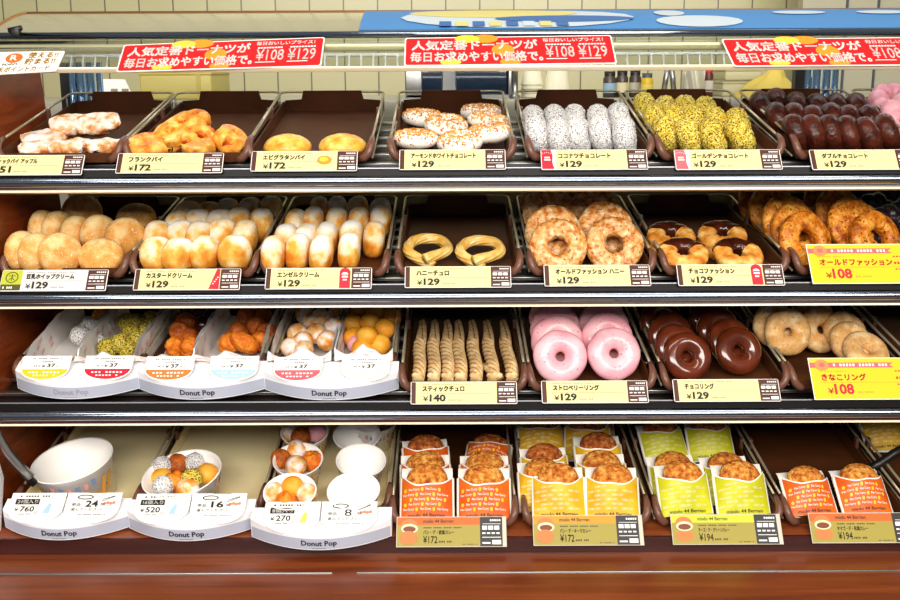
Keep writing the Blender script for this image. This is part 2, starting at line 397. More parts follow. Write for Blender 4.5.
b.box((xk, hr.y - 0.004, hr.z + 0.005), (0.014, 0.012, 0.012), 0, None, 0.002); b.tube([(xk - 0.01, hr.y - 0.006, hr.z + 0.008), (xk + 0.01, hr.y - 0.006, hr.z + 0.012)], 0.004, 0, 8); obj('lid_catch', b, [BLACK], case)
gt = at_y(450, 51, 0.32); gb = at_y(450, 67, 0.30)
b = MB(); b.tube([(XL, gt.y - 0.05, gt.z + 0.006), (XR, gt.y - 0.05, gt.z + 0.006)], 0.006, 0, 12); obj('light_tube', b, [flat('light_tube', '#E8F0FF', 0.4, emit=7)], case)
b = MB(); b.tube([(XL, gt.y - 0.01, gt.z - 0.006), (XR, gt.y - 0.01, gt.z - 0.006)], 0.0028, 0, 8)
n_ = 84
for i in range(n_):
    x = XL + 0.012 + i * (XR - XL - 0.02) / n_
    b.tube([(x, gt.y - 0.012, gt.z - 0.006), (x, gb.y, gb.z + 0.003), (x, gb.y - 0.012, gb.z)], 0.0016, 0, 6)
obj('wire_grille', b, [flat('white_wire', '#F4F1E6', 0.4)], case)
for s_, px in ((-1, 86), (1, 820)):
    b = MB()
    for dx in (-0.024, -0.008, 0.010, 0.026): b.tube([(at_y(px, 90, 0.42).x + dx, 0.42, 0.10), (at_y(px, 90, 0.42).x + dx, 0.42, 0.352)], 0.0075 if abs(dx) < 0.02 else 0.006, 0, 12)
    b.box((at_y(px, 90, 0.42).x - 0.037, 0.43, 0.226), (0.018, 0.02, 0.252), 1)
    obj('rear_post', b, [flat('blue_chrome', '#8FB4D6', 0.15, 0.9), BLACK], case)
# chrome arm at the lower left end of the case
b = MB(); pts = [at_y(px, py, y) for px, py, y in ((-14, 415, -0.05), (-4, 432, -0.045), (8, 452, -0.04), (20, 466, -0.035), (31, 477, -0.03))]
b.tube(pts, 0.0065, 0, 12); b.tube([p + Vector((0.0, 0.012, -0.016)) for p in pts], 0.006, 1, 10); obj('hinge_arm', b, [STEEL, BLACK], case)
b = MB(); pts = [at_y(px, py, y) for px, py, y in ((869, 470, 0.06), (880, 463, 0.065), (893, 454, 0.07), (918, 440, 0.08))]
b.tube(pts, 0.007, 0, 12); obj('hinge_arm', b, [BLACK], case)
b = MB(); b.prism([(-0.10, -0.352), (-0.05, -0.352), (-0.02, -0.27), (-0.03, -0.24), (-0.07, -0.24)], lambda y, z, t: (t, y, z), XL + 0.001, XL + 0.014, 0); obj('end_bracket', b, [WHITEP], case)

# ================================================================== printed things on the canopy
def lerp(a, b, t): return a + (b - a) * t
def quadfn(c00, c10, c01, c11, n, off=0.0):          # unit square -> the quad bottom-left, bottom-right, top-left, top-right
    def fn(x, y, o=0.0): return lerp(lerp(c00, c10, x), lerp(c01, c11, x), y) + n * (off + o)
    return fn
def slab(b, fn, t, mi, r=0.0):
    pts = [(0, 0), (1, 0), (1, 1), (0, 1)]
    if r:
        rx, ry = r; pts = []
        for cx, cy, a0 in ((1 - rx, ry, -90), (1 - rx, 1 - ry, 0), (rx, 1 - ry, 90), (rx, ry, 180)):
            pts += [(cx + rx * math.cos(R(a0 + i * 22.5)), cy + ry * math.sin(R(a0 + i * 22.5))) for i in range(5)]
    b.prism(pts, lambda x, y, s: fn(x, y, s), -t, 0.0, mi)
SIGN_O = flat('doughnut_print_orange', '#F0901E', 0.5); SIGN_Y = flat('doughnut_print_yellow', '#FBC43C', 0.5)
def red_sign(cor, label):
    BL, BR, TL, TR = [pane_at(px, py, 0.004) for px, py in cor]
    o = (BL + BR) / 2; fn0 = quadfn(BL - o, BR - o, TL - o, TR - o, pn)
    t = thing('price_sign', label, 'sign', Matrix.Translation(o), 'red signs on the canopy glass')
    b = MB(); slab(b, fn0, 0.0012, 1, (0.012, 0.07)); f1 = lambda x, y, z=0.0: fn0(0.006 + 0.988 * x, 0.03 + 0.94 * y, 0.0003 + z); slab(b, f1, 0.0002, 0, (0.012, 0.07))
    f = lambda x, y: fn0(x, y, 0.0012)
    b.text('人気定番ドーナツが', 0.035, 0.53, 0.635, 0.86, f, 1, 0.05); b.text('毎日お求めやすい価格で。', 0.03, 0.12, 0.655, 0.46, f, 1, 0.05)
    b.text('毎日おいしいプライス！', 0.665, 0.77, 0.955, 0.90, f, 1, 0.05)
    for x0, x1 in ((0.675, 0.80), (0.835, 0.965)):
        for i in range(9): b.rect(x0 + (x1 - x0) * i / 9, 0.655, x0 + (x1 - x0) * (i + 0.75) / 9, 0.70, f, 1)
    b.text('¥108', 0.672, 0.24, 0.808, 0.62, f, 1, 0.02); b.text('¥129', 0.828, 0.24, 0.965, 0.62, f, 1, 0.02)
    for x0, x1 in ((0.672, 0.77), (0.828, 0.93)): b.rect(x0, 0.165, x1, 0.19, f, 1)
    obj('sign_board', b, [RED, WHITE], t)
    for cx, cy, rx, ry, mi in ((0.30, 0.92, 0.06, 0.14, 1), (0.385, 0.92, 0.065, 0.15, 0), (0.31, 0.90, 0.035, 0.08, 0), (0.47, 0.52, 0.055, 0.2, 0), (0.22, 0.10, 0.05, 0.10, 1), (0.50, 0.10, 0.05, 0.12, 0)):
        b = MB(); b.poly([(cx + rx * math.cos(R(a)), max(0.03, cy + ry * math.sin(R(a)))) for a in range(0, 360, 20)], lambda x, y, mi=mi: fn0(x, y, 0.0006 + 0.0002 * mi), mi)
        obj('doughnut_picture', b, [SIGN_O, SIGN_Y], t)
red_sign(((116, 72), (321, 66), (124, 45), (325, 37)), 'red price sign on canopy glass, leftmost of the three, above the lattice pies')
red_sign(((404, 66), (617, 63.5), (405, 38), (611, 35)), 'red price sign on canopy glass, middle one, above the nut-topped white doughnuts')
red_sign(((734, 66.5), (948, 65), (721, 39), (934, 37)), 'red price sign on canopy glass, rightmost, cut off by the picture edge')
BL, BR, TL, TR = [pane_at(px, py, 0.004) for px, py in ((-12, 75), (56, 71), (-4, 52), (65, 51))]
o = (BL + BR) / 2; fn0 = quadfn(BL - o, BR - o, TL - o, TR - o, pn)
t = thing('point_card_sign', 'small cream sign with an orange round R badge at the left end of the canopy', 'sign', Matrix.Translation(o))
b = MB(); slab(b, fn0, 0.0012, 0, (0.02, 0.05)); f = lambda x, y: fn0(x, y, 0.0008); GOLDI = flat('ochre_ink', '#B98A1C', 0.6)
b.text('使える!!', 0.50, 0.68, 0.93, 0.95, f, 1, 0.06); b.text('貯まる!!', 0.48, 0.38, 0.92, 0.66, f, 1, 0.06); b.text('楽天ポイントカード', 0.02, 0.06, 0.88, 0.30, f, 1, 0.05); b.text('POINT', 0.16, 0.36, 0.39, 0.46, f, 2, 0.02)
obj('sign_board', b, [WHITE, GOLDI, INK], t)
b = MB(); b.poly([(0.30 + 0.125 * math.cos(R(a)), 0.70 + 0.22 * math.sin(R(a))) for a in range(0, 360, 15)], lambda x, y: fn0(x, y, 0.0006), 0); b.text('R', 0.25, 0.58, 0.355, 0.82, lambda x, y: fn0(x, y, 0.0012), 1, 0.02)
obj('round_badge', b, [flat('badge_orange', '#D9681C', 0.5), WHITE], t)
# blue poster reflected in the glass lid, modelled as a printed sheet on it
va = (at_y(363, 20, hr.y + 0.1).x - LX0) / (XR + 0.045 - LX0)
b = MB(); bl = lambda u, v, o=0.002: lid(0.04 + 0.92 * u, va + (1 - va) * v, o)
b.grid(lambda u, v: bl(u, v), 12, 30, 0); b.grid(lambda u, v: bl(u, v, 0.001), 12, 30, 0, flip=True)
def blob(cx, cu, rx, ru, mi, n=18):
    b.add([bl(cu, cx, 0.003 + 0.0003 * mi)] + [bl(min(0.99, max(0.01, cu + ru * math.sin(2 * math.pi * i / n))), min(0.995, max(0.005, cx + rx * math.cos(2 * math.pi * i / n))), 0.0032 + 0.0003 * mi) for i in range(n)], [(0, 1 + i, 1 + (i + 1) % n) for i in range(n)], mi, True)
blob(0.20, 0.42, 0.15, 0.40, 1); blob(0.17, 0.62, 0.11, 0.22, 2); blob(0.26, 0.35, 0.09, 0.13, 3); blob(0.43, 0.25, 0.055, 0.22, 1); blob(0.40, 0.62, 0.02, 0.16, 1)
for i, m_ in enumerate((3, 2, 3, 2, 3, 1, 2, 3)): b.poly([(0.10 + i * 0.021 + a * 0.015, 0.05 + c * 0.17) for a, c in ((0, 0), (1, 0), (1, 1), (0, 1))], lambda x, y: bl(y, x, 0.0052), m_)
for cx in (0.57, 0.68, 0.78): blob(cx, 0.62, 0.035, 0.10, 1)
b.poly([(0.72, 0.30), (0.79, 0.30), (0.84, 0.80), (0.81, 0.80), (0.77, 0.42), (0.72, 0.36)], lambda x, y: bl(y, x, 0.0045), 2); b.poly([(0.93, 0.28), (0.98, 0.28), (0.96, 0.82), (0.91, 0.82)], lambda x, y: bl(y, x, 0.0045), 2)
bo = obj('reflection', b, [BLUE, flat('reflection_white', '#C6D4DE', 0.5), flat('reflection_yellow', '#D9D080', 0.5), flat('reflection_navy', '#2E66A8', 0.5)])
tag(bo, 'blue poster reflection with white and yellow shapes along the right part of the canopy lid', 'reflection')

# ================================================================== kitchen behind the case
KY0, KY1, KZ = 0.75, 1.15, at_y(450, 97, 0.95).z
b = MB(); b.box((0.1, 0.95, KZ - 0.02), (2.8, 0.42, 0.04), 0, None, 0.004); b.box((0.1, 1.12, KZ - 0.7), (2.7, 0.04, 1.32), 0)
tag(obj('back_counter', b, [flat('counter_steel', '#B9B6A4', 0.4, 0.3)]), 'pale back counter in the kitchen behind the top shelf', 'counter')
def kx(px, y): return at_y(px, 85, y).x
def kz(py, y): return at_y(450, py, y).z
def ksolid(name, label, cat, px0, px1, pyt, y, dep, mats, fn, group=None):
    x0, x1 = kx(px0, y), kx(px1, y); zt = kz(pyt, y); w, h = x1 - x0, zt - KZ
    t = thing(name, label, cat, Matrix.Translation(((x0 + x1) / 2, y, KZ)), group); fn(t, w, h, dep, mats); return t
def carton(t, w, h, dep, m):
    b = MB(); b.box((0, 0, h / 2), (w, dep, h), 0, None, 0.004); obj('carton_body', b, m[:1], t)
    b = MB(); b.box((0, 0, h + 0.001), (w * 1.02, dep * 1.02, 0.006), 0, None, 0.002); b.box((w * 0.32, -dep / 2 - 0.001, h * 0.5), (w * 0.06, 0.002, h), 0); obj('carton_lid', b, m[1:], t)
ksolid('storage_box', 'olive green storage box on back counter behind the lattice pie tray', 'box', 152, 221, 73, 0.92, 0.2, [flat('olive_box', '#C2B466', 0.5), flat('olive_lid', '#B8A850', 0.5)], carton)
def leaflet(t, w, h, dep, m):
    b = MB(); b.prism([(-w / 2, 0), (w * 0.5, 0), (w * 0.2, h), (-w * 0.45, h * 1.02)], lambda x, z, s: (x, s + z * 0.25, z), -0.002, 0.002, 0); obj('paper_sheet', b, m[:1], t)
    b = MB()
    for i, x in enumerate((-0.2, 0.12)): b.rect(w * x, h * 0.2, w * (x + 0.2), h * 0.55, lambda a, c: (a, -0.003 + c * 0.25, c), 0)
    obj('printed_squares', b, m[1:], t)
ksolid('leaflet', 'white paper leaflet leaning on back counter behind the sugared pies', 'leaflet', 100, 134, 78, 0.80, 0.1, [WHITE, flat('leaflet_grey', '#8C8674', 0.6)], leaflet)
def oven(t, w, h, dep, m):
    b = MB()
    for x in (-w / 2 + w * 0.08, w / 2 - w * 0.02): b.box((x, 0, h / 2), (w * (0.16 if x < 0 else 0.04), dep, h), 0, None, 0.003)
    b.box((0, 0, h + 0.003), (w, dep, 0.012), 0, None, 0.002); b.box((0, dep / 2, h / 2), (w, 0.01, h), 0); b.box((0, 0, 0.004), (w, dep, 0.008), 0); obj('oven_body', b, m[:1], t)
    b = MB(); b.box((w * 0.05, -dep / 2 + 0.01, h * 0.5), (w * 0.8, 0.006, h * 0.96), 0, None, 0.002); obj('glass_door', b, m[1:2], t)
    b = MB(); b.tube([(-w * 0.3, -dep / 2 - 0.02, h * 0.97), (w * 0.4, -dep / 2 - 0.02, h * 0.97)], 0.003, 0, 10); b.tube([(-w * 0.3, -dep / 2 - 0.02, h * 0.97), (-w * 0.3, -dep / 2 + 0.01, h * 0.97)], 0.004, 0, 8); b.tube([(w * 0.4, -dep / 2 - 0.02, h * 0.97), (w * 0.4, -dep / 2 + 0.01, h * 0.97)], 0.004, 0, 8); obj('door_handle', b, m[:1], t)
ksolid('oven', 'steel oven with a dark glass door behind the nut-topped doughnuts', 'oven', 408, 508, 67, 0.95, 0.34, [STEEL, flat('dark_glass', '#1B2A3C', 0.08, 0.0, 0.8)], oven)
def post(t, w, h, dep, m):
    b = MB(); b.lathe([(0.001, 0), (w * 0.5, 0), (w * 0.5, 0.006), (w * 0.32, 0.01), (w * 0.32, h * 0.86), (w * 0.5, h * 0.88), (w * 0.5, h), (0.001, h)], 20); obj('post_tube', b, m, t)
ksolid('steel_post', 'slim steel post standing just right of the oven', 'post', 510, 520, 66, 0.78, 0.02, [STEEL], post)
def paper_cup_mesh(rb, rt, h, wall=0.0015):
    b = MB(); b.lathe([(0.0005, 0.003), (rb, 0.003), (rb, 0), (rb + 0.0015, 0), (rt, h), (rt + 0.002, h + 0.0015), (rt + 0.001, h + 0.003), (rt - wall, h + 0.001), (rb - wall, 0.004), (0.0005, 0.004)], 36); return b
cupm = paper_cup_mesh(0.0165, 0.0235, 0.036).mesh('white_cup', [flat('ivory_cup', '#E4E0C4', 0.4)])
CUPK = Kind('paper_cup', 'cup', cupm)
cl = ['bottom', 'second from bottom', 'third from bottom', 'top']
for i in range(4): CUPK.put(Matrix.Translation((kx(532, 0.86), 0.86, KZ + 0.0395 + i * 0.009)) @ Matrix.Rotation(math.pi, 4, 'X'), 'upturned ivory cup, %s of the left stack on the back counter' % cl[i], 'upturned cups on the back counter')
for i in range(2): CUPK.put(Matrix.Translation((kx(557, 0.86), 0.86, KZ + 0.0495 + i * 0.009)) @ Matrix.Rotation(math.pi, 4, 'X') @ Matrix.Diagonal((1.25, 1.25, 1.25, 1)), 'upturned ivory cup, %s of the right stack on the back counter' % ('lower', 'upper')[i], 'upturned cups on the back counter')
def jar(t, w, h, dep, m):
    r = w / 2; b = MB(); b.lathe([(0.001, 0), (r, 0), (r, h * 0.72), (r * 0.8, h * 0.8), (r * 0.8, h * 0.84), (0.001, h * 0.84)], 24); obj('jar_body', b, m[:1], t)
    b = MB(); b.lathe([(r * 0.84, h * 0.82), (r * 0.84, h), (0.001, h)], 24); obj('jar_lid', b, m[1:2], t)
    b = MB(); b.lathe([(r * 1.01, h * 0.18), (r * 1.01, h * 0.55)], 24); obj('jar_label', b, m[2:3], t)
DJ = flat('jar_brown', '#4A4038', 0.3)
for i, (a, c, tp, lb, lm) in enumerate(((603, 616, 72, 'dark jar with pale blue label, left of the jars behind the yellow crumb rings', flat('label_blue', '#8FB0C8', 0.5)), (616, 628, 71, 'dark jar with cream label, middle of the jars behind the yellow crumb rings', flat('label_cream', '#D8CFA8', 0.5)), (629, 641, 71, 'dark jar with grey label, right of the jars behind the yellow crumb rings', flat('label_grey', '#B8B4A0', 0.5)))):
    ksolid('condiment_jar', lb, 'jar', a, c, tp, 0.84, 0.05, [DJ, BLACK, lm], jar, 'jars on the back counter')
ksolid('mustard_pot', 'yellow round pot with dark lid on the back counter behind crumb rings', 'pot', 641, 653, 74, 0.80, 0.05, [flat('pot_yellow', '#D8B81E', 0.4), flat('pot_lid', '#4A4A52', 0.4), flat('pot_band', '#E8D060', 0.4)], jar)
def tongs(t, w, h, dep, m):
    b = MB()
    for s_ in (-1, 1): b.tube([(s_ * w * 0.4, 0, 0.004), (s_ * w * 0.25, 0, h * 0.6), (s_ * w * 0.1, 0, h)], 0.006, 0, 8); b.ball((s_ * w * 0.4, 0, 0.010), 0.010, 0, 10, 6)
    b.box((0, 0, h), (w * 0.25, 0.02, 0.012), 0, None, 0.003); obj('tong_arms', b, m, t)
ksolid('tongs', 'steel tongs standing between yellow pot and white cloth on back counter', 'tongs', 662, 676, 67, 0.80, 0.03, [STEEL], tongs)
def cloth(t, w, h, dep, m):
    b = MB(); b.grid(lambda u, v: Vector(((u - 0.5) * w * (1 - 0.25 * (1 - v)), 0.012 * math.sin(u * 9 + v * 3) - 0.02, max(0.001, v * h - 0.01 * math.sin(u * 3.1)))), 20, 10, 0)
    b.grid(lambda u, v: Vector(((u - 0.5) * w, 0.02 + 0.006 * math.sin(u * 7), v * h)), 20, 10, 0); b.grid(lambda u, v: Vector(((u - 0.5) * w, -0.02 + 0.012 * math.sin(u * 9 + 3) * (1 - v) + v * (0.02 + 0.006 * math.sin(u * 7)), h)), 20, 3, 0); obj('cloth_folds', b, m, t)
ksolid('towel', 'white folded cloth hanging at back counter behind the crumb rings', 'towel', 684, 702, 66, 0.78, 0.05, [flat('towel_white', '#DAD6C0', 0.8)], cloth)
ksolid('spray_can', 'red and white can on the back counter right of the cloth', 'can', 703, 713, 68, 0.82, 0.04, [flat('can_brown', '#5A2A20', 0.4), RED, flat('can_white', '#D6D0C4', 0.4)], jar)
for i, (a, c, tp, z_) in enumerate(((714, 762, 84, 0), (716, 760, 76, 1))):
    t = ksolid('drawer_box', 'pale green flat drawer box, %s of two behind the chocolate rings' % ('lower', 'upper')[i], 'box', a, c, 84, 0.95, 0.16, [flat('pale_green_box', '#B8B48C', 0.5), flat('pale_green_lid', '#A8A47C', 0.5)], carton, 'drawer boxes on the back counter')
    if z_: t.location.z += kz(84, 0.95) - KZ + 0.006; t.scale = (1, 1, 0.72)
def heap(t, w, h, dep, m):
    b = MB()
    def g(u, v):
        r = 1 - v; a = 2 * math.pi * u; n = noise.noise(Vector((math.cos(a) * 2, math.sin(a) * 2, v * 3)))
        return Vector((math.cos(a) * r * w / 2 * (1 + 0.2 * n) + w * 0.1 * v, math.sin(a) * r * dep / 2, h * (v ** 0.8) * (1 + 0.25 * n * (v > 0) * (v < 1))))
    b.grid(g, 28, 12, 0, cu=True); obj('crumpled_sheet', b, m[:1], t)
    if len(m) > 1: b = MB(); [b.ball((w * 0.42 + 0.012 * math.cos(i * 1.3), -0.06, h * 0.3 + 0.014 * math.sin(i * 1.3)), 0.013, 0, 10, 6) for i in range(5)]; obj('black_knob', b, m[1:], t)
ksolid('wrapping_cloth', 'crumpled yellow wrapping cloth on back counter behind the chocolate rings', 'cloth', 735, 803, 70, 0.78, 0.16, [flat('cloth_yellow', '#D9C25A', 0.7), BLACK], heap)
# steel cupboard doors at the right end of the back wall
b = MB(); x0, x1 = kx(798, 1.3), kx(960, 1.3); b.box(((x0 + x1) / 2, 1.32, kz(120, 1.3) + 0.2), (x1 - x0, 0.04, 0.75), 0)
t = thing('wall_cupboard', 'grey green cupboard against the tiled wall at the right end', 'cupboard', None)
obj('cupboard_body', b, [flat('cupboard_grey', '#A9A58C', 0.35)], t)
for px in (842, 873):
    b = MB(); b.box((kx(px, 1.295), 1.298, kz(120, 1.3) + 0.2), (0.005, 0.008, 0.74), 0); obj('door_gap', b, [flat('gap_dark', '#3A4452', 0.5)], t)
# ================================================================== trays
def tray_kind(pan_mat, w=0.186, L=0.355):
    b = MB(); hw = w / 2 - 0.007
    b.box((0, L / 2, 0.0035), (2 * hw, L - 0.012, 0.003), 0)
    for s_ in (-1, 1): b.prism([(hw - 0.003, 0.002), (hw, 0.002), (hw + 0.004, 0.022), (hw + 0.001, 0.022)], lambda x, z, y, s_=s_: (s_ * x, y, z), 0.006, L - 0.006, 0)
    b.box((0, 0.008, 0.009), (2 * hw, 0.003, 0.014), 0)
    bw = [(-hw, 0.002), (hw, 0.002), (hw, 0.024), (0.056, 0.026), (0.052, 0.0415), (-0.052, 0.0415), (-0.056, 0.026), (-hw, 0.024)]
    b.prism(bw, lambda x, z, y: (x, y, z), L - 0.008, L - 0.005, 0)
    pan = b.mesh('pan', [pan_mat])
    b = MB(); h = 0.035; r = 0.016; hx = w / 2; pts = [(-hx, 0.012, h - 0.002)]
    for i in range(7): a = R(180 - 15 * i); pts.append((-hx + r + r * math.cos(a), L - r + r * math.sin(a), h + 0.003))
    for i in range(7): a = R(90 - 15 * i); pts.append((hx - r + r * math.cos(a), L - r + r * math.sin(a), h + 0.003))
    pts.append((hx, 0.012, h - 0.002)); b.tube(pts, 0.0021, 0, 8)
    for s_ in (-1, 1):                                         # lower side wire and its posts
        b.tube([(s_ * hx, 0.012, 0.006), (s_ * hx, L - 0.02, 0.010)], 0.0017, 0, 6)
        b.tube([(s_ * hx, L - 0.03, 0.010), (s_ * hx, L - 0.03, h)], 0.0017, 0, 6)
    wire = b.mesh('wire_frame', [WIRE])
    cl = []
    for s_ in (-1, 1):
        b = MB(); b.tube([(s_ * hx, 0.034, 0.034), (s_ * hx, 0.022, 0.0335), (s_ * hx, 0.010, 0.031), (s_ * (hx - 0.001), 0.001, 0.025), (s_ * (hx - 0.004), -0.002, 0.017), (s_ * (hx - 0.010), -0.002, 0.010), (s_ * (hx - 0.018), 0.001, 0.006)], lambda s_: 0.0032 + 0.0028 * min(1.0, s_ * 2.2), 0, 12)
        cl.append(b.mesh('corner_clip', [CLIPB]))
    hg = []
    for s_ in (-1, 1): b = MB(); b.box((s_ * (hx - 0.003), 0.22, 0.027), (0.006, 0.012, 0.022), 0, None, 0.0015); hg.append(b.mesh('hanger', [CLIPB]))
    return Kind('display_tray', 'tray', None, (('pan', pan), ('wire_frame', wire), ('corner_clip', cl[0]), ('corner_clip', cl[1]), ('hanger', hg[0]), ('hanger', hg[1])))
TK = tray_kind(TRAYB); TKC = tray_kind(CREAMT, 0.186, 0.315); TKB = tray_kind(TRAYB, 0.186, 0.315)
TRD = 0.027
TCX = [[61, 189, 311, 452.5, 590, 720, 856, 990], [66, 195, 325.5, 459, 591.5, 724, 856, 989], [68, 196, 331, 463, 591, 724, 852, 985], [68, 196, 325.5, 453, 585, 716.5, 846, 978]]
def tx(k, i): return PX(TCX[k][i]) * (1.6 / 1.6)
ROWN = ['top shelf', 'second shelf', 'third shelf', 'bottom deck']
HOLD = [['sugared apple pies', 'lattice sausage pies', 'two scored round pies', 'nut-topped white doughnuts', 'coconut-coated rings', 'yellow crumb rings', 'dark chocolate rings', 'pink bumpy ring at the right edge'],
        ['pale soy cream buns', 'custard buns', 'upright cream buns', 'two honey churro loops', 'honey-glazed craggy rings', 'half-dipped chocolate rings', 'plain craggy rings', 'black rings at the right edge'],
        ['coconut and green crumb balls', 'orange brown balls', 'sugared and plain balls', 'striped churro sticks', 'pink iced rings', 'glossy chocolate rings', 'pale flour-dusted rings', 'nothing, at the right edge'],
        ['large empty bucket', 'bowl of mixed balls', 'small paper cups', 'orange curry bun sleeves', 'yellow curry bun sleeves', 'lime curry bun sleeves', 'two orange sleeves', 'a yellow sleeve at the right edge']]
TRAYS = {}
for k in range(4):
    for i in range(8):
        kd = TKC if (k == 3 and i < 3) else (TKB if (k == 2 and i < 3) else TK)
        TRAYS[k, i] = kd.put(frame(k, local(k, tx(k, i), TRD if kd is TK else 0.068, 0.0)), '%s wire-framed tray on the %s holding %s' % ('cream' if kd is TKC else 'brown', ROWN[k], HOLD[k][i]), 'trays on the ' + ROWN[k])

# ================================================================== price tags
BETA = R(50); TU = Vector((0, math.cos(BETA), math.sin(BETA))); TN = Vector((0, -math.sin(BETA), math.cos(BETA)))
TB = Matrix((Vector((1, 0, 0)), TU, TN)).transposed()
def tagframe(k, px, py):
    p = at_y(px, py, LIP[k].y - 0.012); return Matrix.Translation(p) @ TB.to_4x4()
def infopanel(b, x0, x1, h, bg, fg):
    b.rect(x0, 0.0008, x1, h - 0.0008, lambda x, y: (x, y, 0.0003), bg); w = x1 - x0
    def bar(a, c, y0, y1): b.rect(x0 + w * a, h * y0, x0 + w * c, h * y1, lambda x, y: (x, y, 0.0006), fg)
    for i in range(5): bar(0.45 + 0.1 * i, 0.52 + 0.1 * i, 0.84, 0.90)
    bar(0.12, 0.92, 0.745, 0.76)
    for i in range(3): bar(0.10 + 0.27 * i, 0.32 + 0.27 * i, 0.56, 0.69)
    for i in range(4): bar(0.10 + 0.21 * i, 0.24 + 0.21 * i, 0.42, 0.47)
    bar(0.10, 0.92, 0.30, 0.32); bar(0.10, 0.46, 0.10, 0.15); bar(0.54, 0.93, 0.08, 0.22)
def micro(b, x0, x1, y0, y1, n, mi, fz=0.0005):
    w = (x1 - x0) / n
    for i in range(n):
        if (i * 7 + n) % 6 != 0: b.rect(x0 + w * i, y0, x0 + w * (i + 0.62), y1, lambda x, y: (x, y, fz), mi)
